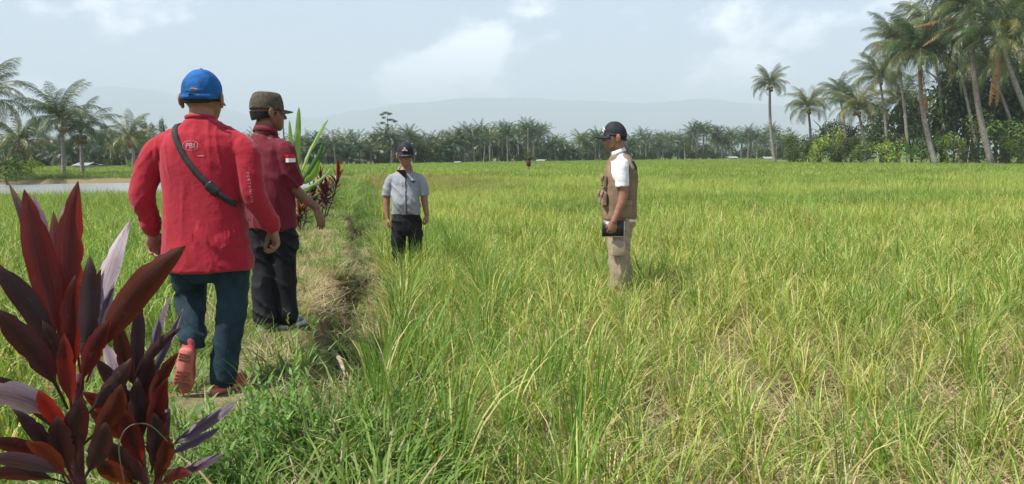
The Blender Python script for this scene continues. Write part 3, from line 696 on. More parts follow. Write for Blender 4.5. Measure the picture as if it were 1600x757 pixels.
# ------------------------------------------------------------------ broad leaves (cordyline, banana)
def leaf_mesh(name, P0, P1, P2, width, side, petiole=0.12, n=14, fold=0.25, wave=0.02, seed=0, belly=0.75, tears=0, tipq=0.9, tj=0.35):
    """P0 base, P1 control, P2 tip; side = direction of the blade's width"""
    rnd = random.Random(seed)
    vs, fs = [], []
    ph = rnd.uniform(0, 6)
    for i in range(n + 1):
        t = i / n
        p = P0 * (1 - t) ** 2 + P1 * 2 * t * (1 - t) + P2 * t * t
        tg = ((P1 - P0) * (1 - t) + (P2 - P1) * t).normalized()
        s = (side - tg * side.dot(tg)).normalized(); nn = s.cross(tg)
        if t < petiole: w = 0.10 + 0.05 * t / petiole
        else:
            u = (t - petiole) / (1 - petiole)
            tq = tipq; w = max(0.0, (u ** belly) * ((1 - u) ** tq)) * (1 / ((belly / (belly + tq)) ** belly * (tq / (belly + tq)) ** tq)) + 0.12 * (1 - u)
            w = min(1, w)
        w = max(w, 0.012) * width / 2
        for k, a in enumerate((-1, -0.5, 0, 0.5, 1)):
            jit = 0
            if tears and abs(a) == 1 and t > petiole and rnd.random() < tears: jit = -tj * w
            z = fold * abs(a) * w + wave * width * math.sin(t * 17 + ph + (1.5 if a > 0 else 0)) * abs(a) - (0.06 * w if k == 2 else 0)
            vs.append(p + s * a * (w + jit) + nn * z)
    for i in range(n):
        for k in range(4):
            o = i * 5 + k
            fs.append((o, o + 1, o + 6, o + 5))
    me = raw_mesh(name, vs, fs)
    a_ = me.attributes.new('across', 'FLOAT', 'POINT'); a_.data.foreach_set('value', [(k - 2) / 2 for i in range(n + 1) for k in range(5)])
    a_ = me.attributes.new('along', 'FLOAT', 'POINT'); a_.data.foreach_set('value', [i / n for i in range(n + 1) for k in range(5)])
    return me
def px_leaf(parent, root, bx, by, tx, ty, wpx, m, db, dt, bend=0.0, seed=0, turn=0.3, petiole=0.1, fold=0.3, label=None, belly=0.75, tears=.12, tipq=0.9, zbend=0.03, n=22):
    """leaf between two picture columns/rows at real distances db, dt"""
    A = W(bx, by, db); B = W(tx, ty, dt)
    mid = (A + B) / 2
    ax = (B - A).normalized()
    view = mid - Vector((0, 0, 1.25)); view.normalize()
    perp = ax.cross(view).normalized()
    P1 = mid + perp * bend * (B - A).length + Vector((0, 0, zbend * (B - A).length * 2))
    side = (perp * math.cos(turn) + view * math.sin(turn)).normalized()
    o = obj('leaf', leaf_mesh('leaf', A - root, P1 - root, B - root, wpx * .68 / F * (db + dt) / 2 / max(0.35, math.cos(turn)), side, petiole, n, fold, wave=0.035, tj=.35 if tears > .13 else .18, seed=seed, belly=belly, tears=tears, tipq=tipq), m, parent)
    if label: o['label'] = label
    return o
# foreground red cordyline
root = Vector((G(110, 1.72), 1.75, gz(G(110, 1.72), 1.75)))
cord = thing('cordyline_plant', 'large dark red cordyline plant close up in the lower left corner', 'plant', tuple(root))
def stem_tube(parent, root, pts, r0, r1, m='cord_stem', name='stem', n=9):
    P = [Vector(p) - root for p in pts]
    out_ = []
    for a, b in zip(P, P[1:]):
        for k in range(4): out_.append(a.lerp(b, k / 4))
    out_.append(P[-1])
    kk = len(out_)
    v, f = tube_arrays(out_, [(r0 + (r1 - r0) * i / kk) * (1 + 0.07 * math.sin(i * 2.5)) for i in range(kk)], n)
    return obj(name, raw_mesh(name, v, f), m, parent)
stem_tube(cord, root, [root + Vector((0, 0, -0.02)), W(120, 745, 1.72), W(118, 650, 1.70), W(122, 585, 1.70)], 0.020, 0.010)
LV = [  # base, tip, width, material, depths, bend, turn
 (112, 585, 38, 296, 62, 'cord_red', 1.70, 1.66, 0.03, 0.15),
 (128, 590, 122, 283, 56, 'cord_red', 1.71, 1.74, 0.08, -0.25),
 (92, 560, 14, 286, 26, 'cord_dark', 1.74, 1.80, -0.02, 0.9),
 (100, 560, 52, 300, 34, 'cord_purple', 1.76, 1.84, 0.02, 0.8),
 (128, 560, 98, 318, 34, 'cord_purple', 1.75, 1.86, 0.03, 0.5),
 (128, 600, 204, 343, 40, 'cord_sheen', 1.74, 1.90, 0.06, 0.5),
 (135, 598, 291, 384, 62, 'cord_orange', 1.68, 1.58, 0.10, 0.35),
 (126, 615, 140, 398, 44, 'cord_dark', 1.66, 1.66, -0.04, 0.2),
 (118, 610, 118, 430, 52, 'cord_red', 1.68, 1.66, 0.03, -0.2),
 (140, 600, 178, 440, 26, 'cord_purple', 1.70, 1.76, 0.02, 0.7),
 (108, 605, -22, 405, 50, 'cord_dark', 1.70, 1.62, -0.10, 0.2),
 (106, 640, -18, 480, 56, 'cord_dark', 1.68, 1.55, -0.08, 0.25),
 (104, 668, -40, 612, 60, 'cord_sheen', 1.66, 1.52, -0.14, 0.35),
 (108, 700, -30, 585, 34, 'cord_dark', 1.70, 1.60, -0.12, 0.5),
 (116, 735, -30, 690, 34, 'cord_dark', 1.66, 1.45, -0.05, 0.2),
 (120, 752, -30, 716, 34, 'cord_purple', 1.62, 1.42, -0.05, 0.4),
 (110, 757, -40, 745, 30, 'cord_dark', 1.62, 1.42, -0.05, 0.4),
 (124, 660, 205, 560, 40, 'cord_dark', 1.66, 1.64, -0.10, 0.3),
 (124, 700, 190, 600, 46, 'cord_orange', 1.64, 1.56, -0.16, 0.3),
 (120, 690, 60, 610, 36, 'cord_red', 1.66, 1.56, 0.1, 0.2),
 (122, 740, 130, 620, 50, 'cord_dark', 1.63, 1.57, 0.1, 0.1),
 (118, 757, 90, 650, 50, 'cord_dark', 1.62, 1.56, 0.1, 0.2),
 (116, 600, 84, 330, 40, 'cord_red', 1.72, 1.78, 0.04, 0.4), (130, 610, 158, 420, 34, 'cord_dark', 1.70, 1.74, 0.05, -0.3), (124, 620, 172, 500, 40, 'cord_red', 1.66, 1.62, 0.08, 0.3), (112, 640, 66, 500, 40, 'cord_dark', 1.68, 1.62, -0.06, 0.2), (118, 660, 100, 520, 36, 'cord_red', 1.64, 1.60, 0.04, -0.2), (104, 757, 20, 640, 34, 'cord_dark', 1.62, 1.56, -.08, .3), (112, 757, 40, 690, 34, 'cord_orange', 1.60, 1.50, -.08, .3),
 (125, 760, 165, 660, 46, 'cord_dark', 1.60, 1.54, -0.1, 0.2),
]
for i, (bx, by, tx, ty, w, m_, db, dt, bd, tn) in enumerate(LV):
    px_leaf(cord, root, bx, by, tx, ty, w, m_, db, dt, bd, i, tn, petiole=0.24 if abs(tn) < .45 else .18, label='leaf with pale pinkish sheen painted in' if m_ == 'cord_sheen' else None)
root2 = Vector((G(222, 1.9), 1.93, gz(G(222, 1.9), 1.93)))
cord2 = thing('cordyline_plant', 'smaller red and purple cordyline at the walking man\'s pink shoe', 'plant', tuple(root2))
stem_tube(cord2, root2, [root2 + Vector((0, 0, -0.02)), W(222, 740, 1.90), W(216, 660, 1.90), W(212, 590, 1.90)], 0.014, 0.008)
stem_tube(cord2, root2, [root2 + Vector((0, 0, -0.02)), W(246, 752, 1.86), W(258, 700, 1.84), W(262, 640, 1.84)], 0.012, 0.007)
LV2 = [
 (214, 620, 220, 466, 30, 'cord_dark', 1.90, 1.92, 0.03, 0.2), (212, 610, 184, 500, 34, 'cord_orange', 1.88, 1.86, 0.08, 0.1),
 (222, 610, 266, 462, 18, 'cord_purple', 1.92, 2.00, 0.04, 0.7), (224, 615, 286, 482, 15, 'cord_purple', 1.92, 2.02, -0.02, 0.9),
 (206, 600, 284, 512, 24, 'cord_dark', 1.86, 1.82, 0.10, 0.3), (226, 650, 280, 550, 28, 'cord_orange', 1.86, 1.80, 0.06, 0.2),
 (200, 640, 164, 536, 38, 'cord_sheen', 1.90, 1.92, 0.05, 0.5), (214, 640, 150, 560, 32, 'cord_dark', 1.86, 1.82, 0.08, 0.3),
 (216, 660, 128, 612, 36, 'cord_red', 1.84, 1.78, 0.10, 0.3), (222, 690, 140, 640, 42, 'cord_orange', 1.82, 1.74, 0.10, 0.2),
 (220, 700, 215, 590, 40, 'cord_dark', 1.84, 1.82, 0.05, 0.2), (232, 690, 262, 590, 34, 'cord_red', 1.84, 1.80, 0.05, 0.2),
 (226, 730, 196, 640, 46, 'cord_red', 1.80, 1.76, 0.12, 0.1), (236, 740, 240, 645, 44, 'cord_dark', 1.80, 1.76, -0.12, 0.1),
 (228, 757, 170, 690, 44, 'cord_dark', 1.78, 1.70, 0.1, 0.2), (240, 757, 262, 680, 36, 'cord_orange', 1.80, 1.74, -0.1, 0.1),
 (262, 700, 372, 626, 26, 'cord_purple', 1.84, 1.90, -0.06, 0.5), (262, 712, 345, 668, 20, 'cord_purple', 1.86, 1.96, -0.04, 0.6),
 (256, 752, 352, 708, 22, 'cord_purple', 1.80, 1.76, -0.06, 0.5), (262, 690, 238, 600, 30, 'cord_red', 1.84, 1.82, 0.08, 0.3),
 (250, 700, 262, 612, 20, 'cord_dark', 1.86, 1.90, 0.05, 0.3), (250, 757, 300, 740, 26, 'cord_red', 1.78, 1.70, 0.1, 0.3),
 (228, 700, 160, 600, 40, 'cord_dark', 1.88, 1.86, 0.1, 0.2), (214, 757, 150, 720, 40, 'cord_orange', 1.76, 1.66, 0.1, 0.3),
 (214, 650, 240, 560, 36, 'cord_dark', 1.88, 1.86, 0.02, 0.1), (206, 680, 180, 590, 38, 'cord_dark', 1.88, 1.84, 0.05, 0.3),
]
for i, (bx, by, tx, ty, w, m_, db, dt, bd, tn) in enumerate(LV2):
    px_leaf(cord2, root2, bx, by, tx, ty, w, m_, db, dt, bd, 50 + i, tn, petiole=0.1, label='leaf with pale pinkish sheen painted in' if m_ == 'cord_sheen' else None)
# looping dry tendril
tp = [W(195, 757, 1.62), W(186, 700, 1.60), W(200, 668, 1.60), W(232, 664, 1.62), W(262, 690, 1.66), W(300, 600, 2.2), W(330, 590, 2.3), W(345, 640, 2.4), W(338, 690, 2.5)]
P = [Vector(p) for p in tp[:5]]
def spline(P, k=6):
    o_ = []
    for i in range(len(P) - 1):
        a = P[max(i - 1, 0)]; b = P[i]; c = P[i + 1]; d_ = P[min(i + 2, len(P) - 1)]
        for j in range(k):
            t_ = j / k
            o_.append(0.5 * ((2 * b) + (c - a) * t_ + (2 * a - 5 * b + 4 * c - d_) * t_ ** 2 + (3 * b - a - 3 * c + d_) * t_ ** 3))
    o_.append(P[-1]); return o_
q = spline(P); v, f = tube_arrays(q, [0.0014] * len(q), 6)
tag(obj('tendril', raw_mesh('tendril', v, f), 'vine'), 'thin pale tendril looping through the smaller cordyline', 'tendril')

# banana plant on the bund
d = 14.6; root = Vector((G(462, d), d, gz(G(462, d), d)))
ban = thing('banana_plant', 'young banana plant with torn upright leaves behind the pointing man', 'banana plant', tuple(root))
stem_tube(ban, root, [root + Vector((0, 0, -0.03)), W(464, 320, d), W(462, 268, d)], 0.075, 0.045, 'banana_stem', 'stem', 10)
for i, (bx, by, tx, ty, w, m_, dt, bd, tn, tear) in enumerate([
    (463, 285, 467, 167, 20, 'banana_leaf', 14.6, 0.0, 0.2, 0), (460, 285, 452, 188, 14, 'banana_leaf', 14.5, 0.02, 0.5, 0.2), (458, 275, 443, 170, 6, 'banana_dark', 14.3, 0.12, 0.9, 0.2),
    (465, 285, 513, 186, 14, 'banana_leaf', 15.3, 0.04, 0.6, 0.4), (466, 288, 505, 222, 20, 'banana_dark', 14.2, -0.14, 0.3, 0.4), (464, 290, 498, 250, 24, 'banana_leaf', 14.0, -0.25, 0.2, 0.4),
    (466, 300, 518, 262, 12, 'banana_leaf', 14.8, -0.2, 0.5, 0.3), (464, 312, 492, 290, 14, 'banana_dark', 14.0, -0.05, 0.3, 0.3), (463, 320, 500, 300, 9, 'banana_dark', 14.8, -0.15, 0.5, 0.2),
    (460, 290, 438, 226, 16, 'banana_leaf', 14.2, 0.2, 0.3, 0.3), (462, 300, 430, 262, 16, 'banana_dark', 14.8, 0.2, 0.3, 0.3), (462, 320, 476, 338, 10, 'banana_leaf', 14.0, -0.2, 0.3, 0.2)]):
    px_leaf(ban, root, bx, by, tx, ty, w * .66, m_, d, dt, bd, 80 + i, tn, petiole=0.14, fold=0.35, belly=0.35, tears=tear, n=18, tipq=.5)
tree(1421, 84, 222, 3, BUSH_BR, 'placeholder') if False else None
d = 84; root = Vector((G(1421, d), d, -0.25))
ban2 = thing('banana_plant', 'young banana plant with bright leaf at the foot of the right grove', 'banana plant', tuple(root))
stem_tube(ban2, root, [root, W(1421, 236, d)], 0.16, 0.10, 'banana_stem', 'stem', 8)
for i, (tx, ty, w, bd) in enumerate([(1414, 211, 9, 0.1), (1427, 222, 6, -0.2), (1434, 234, 6, -0.3), (1407, 232, 6, 0.3), (1421, 226, 7, 0.1), (1441, 246, 5, -0.3)]):
    px_leaf(ban2, root, 1421, 244, tx, ty, w, 'banana_leaf', d, d - 1, bd, 95 + i, 0.3, belly=0.3)

# distant cordylines on the bund
small_leaf = []
for i in range(4):
    small_leaf.append(ensure(leaf_mesh('leaf', Vector((0, 0, 0)), Vector((0.14, 0, 0.16)), Vector((0.30, 0, 0.24 - 0.05 * i)), 0.062, Vector((0, 1, 0)), 0.1, 6, 0.3, seed=i), ('cord_red', 'cord_dark', 'cord_red', 'cord_purple')[i]))
def small_cord(stems, label, d, seed, sc_=1.0, n=26):
    rnd = random.Random(seed)
    bx = stems[0][0]
    root = Vector((G(bx, d), d, gz(G(bx, d), d)))
    t = thing('cordyline_plant', label, 'plant', tuple(root), 0, 'small red cordylines along the bund')
    for (b, tx, ty) in stems:
        B = Vector((G(b, d), d, root.z)); T = W(tx, ty, d) ; T.y = d + rnd.uniform(-.2, .2)
        stem_tube(t, root, [B - Vector((0, 0, 0.02)), B.lerp(T, 0.5) + Vector((0.03, 0, 0)), T], 0.014, 0.008)
        for k in range(n):
            u = 1 - 0.75 * (k / n)
            p = B.lerp(T, u) - root
            o = bpy.data.objects.new('leaf', rnd.choice(small_leaf)); COL.objects.link(o); o.parent = t
            el = R(30) - R(70) * (k / n) 
            o.matrix_basis = Matrix.Translation(p) @ Matrix.Rotation(k * 2.4 + rnd.uniform(-.3, .3), 4, 'Z') @ Matrix.Rotation(-el - R(15), 4, 'Y') @ Matrix.Scale(sc_ * rnd.uniform(0.75, 1.1), 4)
small_cord([(500, 505, 282), (505, 528, 276), (498, 490, 305), (503, 515, 300)], 'red cordyline clump on the bund, taller and farther of the two', 15.6, 3)
small_cord([(462, 470, 335), (458, 452, 330), (466, 476, 318)], 'low red cordyline beside the pointing man\'s right hip', 12.4, 4, 0.8, 20)

# branch lying on the bund slope
a = W(514, 548, 5.9); b = W(551, 594, 5.3)
a = Vector((a.x, a.y, max(a.z, gz(a.x, a.y) + 0.03))); b = Vector((b.x, b.y, max(b.z - 0.03, gz(b.x, b.y) + 0.03)))
q = spline([a, a.lerp(b, 0.35) + Vector((0.015, 0, 0.02)), a.lerp(b, 0.7), b]); v, f = tube_arrays(q, [0.019 - 0.006 * i / len(q) + 0.002 * math.sin(i * 2.1) for i in range(len(q))], 8)
tag(obj('branch', raw_mesh('branch', v, f), 'dry_wood'), 'pale dry branch lying across the shady edge of the bund', 'branch')

# stake with a dark red rag far out in the field
d = 62; root = Vector((G(826, d), d, -0.25))
t = thing('scarecrow', 'small dark red scarecrow standing far out in the rice', 'scarecrow', tuple(root))
v, f = tube_arrays([Vector((0, 0, 0)), Vector((0.02, 0, 0.8)), Vector((0, 0, 1.35))], [0.03, 0.03, 0.025], 6); obj('pole', raw_mesh('pole', v, f), 'bark', t)
v, f = tube_arrays([Vector((-0.34, 0, 1.0)), Vector((0, 0, 1.04)), Vector((0.32, 0, 0.96))], [0.02, 0.02, 0.02], 6); obj('crossbar', raw_mesh('crossbar', v, f), 'bark', t)
bm = bmesh.new()
vs_ = [bm.verts.new(p) for p in ((-.20, .03, 1.08), (0, .05, 1.14), (.18, .03, 1.05), (.17, .06, .66), (.02, .09, .60), (-.15, .05, .68), (-.20, -.03, 1.08), (0, -.05, 1.14), (.18, -.03, 1.05), (.17, -.06, .66), (.02, -.09, .60), (-.15, -.05, .68))]
bm.faces.new(vs_[:6]); bm.faces.new(vs_[6:][::-1])
for i in range(6): bm.faces.new((vs_[i], vs_[(i + 1) % 6], vs_[6 + (i + 1) % 6], vs_[6 + i]))
bmesh.ops.recalc_face_normals(bm, faces=bm.faces); obj('rag', bm, 'red_cloth', t)
bm = bmesh.new(); bmesh.ops.create_icosphere(bm, subdivisions=2, radius=0.11); bmesh.ops.translate(bm, verts=bm.verts, vec=(0, 0, 1.28)); obj('head', bm, 'red_cloth', t)

# sheds seen between the far palms
def shed(px, d, w, h, label, depth=3.0):
    x = G(px, d); t = thing('shed', label, 'shed', (x, d, -0.25), random.uniform(-0.3, 0.3))
    bm = bmesh.new(); bmesh.ops.create_cube(bm, size=1); bmesh.ops.scale(bm, verts=bm.verts, vec=(w, depth, h)); bmesh.ops.translate(bm, verts=bm.verts, vec=(0, 0, h / 2)); obj('wall', bm, 'wall_paint', t, smooth=False)
    bm = bmesh.new()
    a_ = [bm.verts.new(p) for p in ((-w * .6, -depth * .62, h - .05), (w * .6, -depth * .62, h - .05), (w * .6, 0, h + .28 * w * .6), (-w * .6, 0, h + .28 * w * .6), (-w * .6, depth * .62, h - .05), (w * .6, depth * .62, h - .05))]
    b_ = [bm.verts.new(v.co + Vector((0, 0, 0.06))) for v in a_]
    for q_ in ((0, 1, 2, 3), (3, 2, 5, 4)):
        bm.faces.new([b_[i] for i in q_]); bm.faces.new([a_[i] for i in q_][::-1])
    for i, j in ((0, 1), (1, 2), (2, 5), (5, 4), (4, 3), (3, 0)): bm.faces.new((a_[i], a_[j], b_[j], b_[i]))
    bmesh.ops.recalc_face_normals(bm, faces=bm.faces); obj('roof', bm, 'tin_roof', t, smooth=False)
    bm = bmesh.new(); bmesh.ops.create_cube(bm, size=1); bmesh.ops.scale(bm, verts=bm.verts, vec=(w * .22, .06, h * .75)); bmesh.ops.translate(bm, verts=bm.verts, vec=(w * .15, -depth / 2 - .02, h * .375)); obj('door', bm, 'black_cloth', t, smooth=False)
shed(716, 128, .9, 0.45, 'low shed with pale tin roof behind the grey shirted man\'s grove')
shed(846, 150, 1.5, 0.5, 'long low white roofed shed under the central palms')
shed(134, 96, 1.6, 0.7, 'white roofed shed beyond the two pond palms')
shed(156, 100, .8, 0.6, 'tiny white shed right of the pond palms')
shed(1143, 175, 1.8, 0.7, 'tiny pale roofed shed near the lone slender palm')
shed(1199, 160, 1.8, 0.6, 'white roofed shed directly left of the lone slender trunk')


# ------------------------------------------------------------------ people
V = Vector
def add_rings(bm, rings, cap=True):
    R_ = [[bm.verts.new(p) for p in r] for r in rings]
    n = len(R_[0])
    for a, b in zip(R_, R_[1:]):
        for j in range(n): bm.faces.new((a[j], a[(j + 1) % n], b[(j + 1) % n], b[j]))
    if cap:
        bm.faces.new(R_[0][::-1]); bm.faces.new(R_[-1])
def limb(bm, pts, rads, ref=V((1, 0, 0)), n=16, round_ends=True):
    """tapering limb; rads: radius or (along ref, across)"""
    pts = [V(p) for p in pts]; rads = [r if isinstance(r, tuple) else (r, r) for r in rads]
    # smooth resample
    P, Q = [], []
    for i in range(len(pts) - 1):
        a = pts[max(i - 1, 0)]; b = pts[i]; c = pts[i + 1]; d_ = pts[min(i + 2, len(pts) - 1)]
        for j in range(4):
            t = j / 4
            P.append(0.5 * ((2 * b) + (c - a) * t + (2 * a - 5 * b + 4 * c - d_) * t ** 2 + (3 * b - a - 3 * c + d_) * t ** 3))
            s = t * t * (3 - 2 * t)
            Q.append((rads[i][0] * (1 - s) + rads[i + 1][0] * s, rads[i][1] * (1 - s) + rads[i + 1][1] * s))
    P.append(pts[-1]); Q.append(rads[-1])
    rings = []
    k = len(P)
    def ring(c, t, r):
        rf = ref if abs(t.dot(ref)) < 0.92 else V((0, 1, 0)) if abs(t.y) < 0.9 else V((0, 0, 1))
        a = (rf - t * rf.dot(t)).normalized(); b = t.cross(a)
        return [c + a * math.cos(2 * math.pi * j / n) * r[0] + b * math.sin(2 * math.pi * j / n) * r[1] for j in range(n)]
    for i in range(k):
        t = (P[min(i + 1, k - 1)] - P[max(i - 1, 0)]).normalized()
        if i == 0 and round_ends:
            for u in (0.95, 0.75, 0.4):
                q = math.sqrt(1 - u * u); m_ = min(Q[0]); rings.append(ring(P[0] - t * m_ * u, t, (Q[0][0] * q, Q[0][1] * q)))
        rings.append(ring(P[i], t, Q[i]))
        if i == k - 1 and round_ends:
            for u in (0.4, 0.75, 0.95):
                q = math.sqrt(1 - u * u); m_ = min(Q[-1]); rings.append(ring(P[-1] + t * m_ * u, t, (Q[-1][0] * q, Q[-1][1] * q)))
    add_rings(bm, rings)
def torso(bm, st, yaw=0.0, n=32, e=2.3, subd=3):
    """stations (z, x, y, half width, half depth) stacked upwards"""
    c, s = math.cos(yaw), math.sin(yaw)
    S = []
    for a, b in zip(st, st[1:]):
        for j in range(subd):
            t = j / subd; q = t
            S.append(tuple(a[i] * (1 - q) + b[i] * q for i in range(5)))
    S.append(st[-1])
    rings = []
    for (z, x, y, rw, rd) in S:
        r = []
        for j in range(n):
            an = 2 * math.pi * j / n; ca, sa = math.cos(an), math.sin(an)
            px = rw * abs(ca) ** (2 / e) * (1 if ca >= 0 else -1); py = rd * abs(sa) ** (2 / e) * (1 if sa >= 0 else -1)
            r.append(V((x + px * c - py * s, y + px * s + py * c, z)))
        rings.append(r)
    add_rings(bm, rings)
def ball(bm, c, r, M=None, sub=3):
    r = r if isinstance(r, tuple) else (r, r, r)
    g = bmesh.ops.create_icosphere(bm, subdivisions=sub, radius=1.0)
    for v in g['verts']:
        q = V((v.co.x * r[0], v.co.y * r[1], v.co.z * r[2]))
        v.co = (M @ q if M else q) + V(c)
def remesh(bm, voxel, smooth=3, dec=0.5, fac=0.5):
    me = bpy.data.meshes.new('t'); bmesh.ops.recalc_face_normals(bm, faces=bm.faces); bm.to_mesh(me); bm.free()
    o = bpy.data.objects.new('t', me); COL.objects.link(o)
    md = o.modifiers.new('r', 'REMESH'); md.mode = 'VOXEL'; md.voxel_size = voxel
    if smooth: s_ = o.modifiers.new('s', 'SMOOTH'); s_.factor = fac; s_.iterations = smooth
    if dec < 1: d_ = o.modifiers.new('d', 'DECIMATE'); d_.ratio = dec
    dg = bpy.context.evaluated_depsgraph_get()
    res = bpy.data.meshes.new_from_object(o.evaluated_get(dg))
    bpy.data.objects.remove(o); bpy.data.meshes.remove(me)
    return res
def folds(me, fn):
    no = np.empty(len(me.vertices) * 3, dtype=np.float32); me.vertices.foreach_get('normal', no) if hasattr(me.vertices[0], 'normal') else None
    no = no.reshape(-1, 3)
    for v, n_ in zip(me.vertices, no):
        v.co = v.co + V(n_) * fn(v.co)
    me.update()
def ridged(p): return 1 - abs(noise.noise(p)) * 2
def crease(p, k=5):
    return max(0.0, 1 - abs(noise.noise(p)) * 2.2) ** k * (0.35 + 0.65 * max(0.0, min(1.0, noise.noise(p * 0.35 + V((7, 3, 1))) * 2.5 + .5)))
def bvh_of(me): return BVHTree.FromPolygons([v.co.copy() for v in me.vertices], [tuple(p.vertices) for p in me.polygons])
def head_frame(pos, yaw, pitch=0.0, roll=0.0, s=1.0):
    return Matrix.Translation(pos) @ Matrix.Rotation(yaw, 4, 'Z') @ Matrix.Rotation(pitch, 4, 'X') @ Matrix.Rotation(roll, 4, 'Y') @ Matrix.Diagonal((s * 1.06, s, s * .985, 1))
def head(bm, M, neck_to=None, jaw=1.0):
    t = bmesh.new()
    ball(t, (0, -0.012, 0.128), (.0735, .091, .088))
    torso(t, [(-0.004, 0, .066, .022, .018), (0.010, 0, .058, .036 * jaw, .034), (.030, 0, .046, .050 * jaw, .050), (.055, 0, .034, .061 * jaw, .063), (.085, 0, .024, .068, .070), (.115, 0, .018, .071, .074), (.135, 0, .008, .070, .074), (.155, 0, .002, .062, .066)], n=24, e=2.1)
    limb(t, [(0, .088, .118), (0, .103, .096), (0, .112, .080)], [.008, .010, .012], n=10)
    ball(t, (.012, .096, .075), (.009, .011, .008), sub=2); ball(t, (-.012, .096, .075), (.009, .011, .008), sub=2)
    limb(t, [(-.050, .068, .118), (-.028, .082, .121), (0, .084, .120), (.028, .082, .121), (.050, .068, .118)], [.008, .010, .009, .010, .008], ref=V((0, 0, 1)), n=10)
    limb(t, [(-.024, .080, .050), (0, .094, .052), (.024, .080, .050)], [.005, .0075, .005], ref=V((0, 0, 1)), n=8)
    limb(t, [(-.022, .078, .040), (0, .092, .040), (.022, .078, .040)], [.005, .0080, .005], ref=V((0, 0, 1)), n=8)
    ball(t, (0, .080, .014), (.020, .016, .015), sub=2)
    for s in (-1, 1):
        ball(t, (s * .040, .064, .082), (.022, .018, .024), sub=2)
        Me = Matrix.Rotation(s * R(18), 3, 'Z')
        ball(t, (s * .083, -.008, .098), (.0085, .021, .033), Me, sub=2)
        ball(t, (s * .080, -.002, .070), (.008, .012, .012), sub=2)
    limb(t, [(0, -.004, .06), (0, -.020, .02), (0, -.024, -.04), (0, -.022, -.10)], [(.047, .052), (.048, .054), (.050, .054), (.054, .054)], n=20)
    for v in t.verts: v.co = M @ v.co
    me = bpy.data.meshes.new('h'); t.to_mesh(me); t.free(); bm.from_mesh(me); bpy.data.meshes.remove(me)
def eyes(parent, M):
    for s in (-1, 1):
        bm = bmesh.new(); ball(bm, (0, 0, 0), .0115, sub=2); bmesh.ops.translate(bm, verts=bm.verts, vec=M @ V((s * .031, .0785, .106)))
        e = obj('eye', bm, 'eye_white', parent)
        bm = bmesh.new(); ball(bm, (0, 0, 0), .0065, sub=2); bmesh.ops.translate(bm, verts=bm.verts, vec=M @ V((s * .031, .0860, .105))); obj('iris', bm, 'eye_dark', e)
        bm = bmesh.new(); limb(bm, [M @ V((s * .014, .091, .120)), M @ V((s * .032, .090, .124)), M @ V((s * .050, .074, .119))], [.003, .0045, .002], n=6); obj('eyebrow', bm, 'hair', parent)
def hand(bm, w, d, t, p, curl=(14, 34, 30), s=1.0, thumb=0.6, fan=0.12, grip=None):
    """w wrist, d along the hand, t towards the thumb side, p out of the palm"""
    d = d.normalized(); t = (t - d * t.dot(d)).normalized(); p = (p - d * p.dot(d) - t * p.dot(t)).normalized()
    limb(bm, [w - d * .03 * s, w + d * .012 * s, w + d * .05 * s, w + d * .082 * s], [(.027 * s, .021 * s), (.031 * s, .018 * s), (.041 * s, .0165 * s), (.040 * s, .0125 * s)], ref=t, n=18)
    for k, (o, ln) in enumerate(((.031, .074), (.0105, .083), (-.0105, .077), (-.031, .060))):
        b = w + d * (.082 - abs(k - 1.2) * .004) * s + t * o * s
        a = 0; q = b - d * .012 * s; pts = [q, b]; rr = [.0095 * s, .0092 * s]
        f0 = (d + t * (o * 3.5 * fan / .12)).normalized()
        c_ = curl if grip is None else grip
        for j, fr in enumerate((.45, .31, .24)):
            a += R(c_[j] * (1 + .12 * k)); dr = f0 * math.cos(a) + p * math.sin(a); b = b + dr * ln * fr * s; pts.append(b); rr.append((.0088, .0080, .0062)[j] * s)
        limb(bm, pts, rr, ref=t, n=10)
    b = w + d * .022 * s + t * .024 * s + p * .006 * s
    d1 = (d * .72 + t * thumb + p * .35).normalized(); m1 = b + d1 * .040 * s; d2 = (d * .9 + t * thumb * .35 + p * .35).normalized(); m2 = m1 + d2 * .032 * s; m3 = m2 + (d2 + p * .2).normalized() * .024 * s
    limb(bm, [b - d1 * .01 * s, b, m1, m2, m3], [.014 * s, .0155 * s, .0125 * s, .0105 * s, .0078 * s], ref=t, n=10)
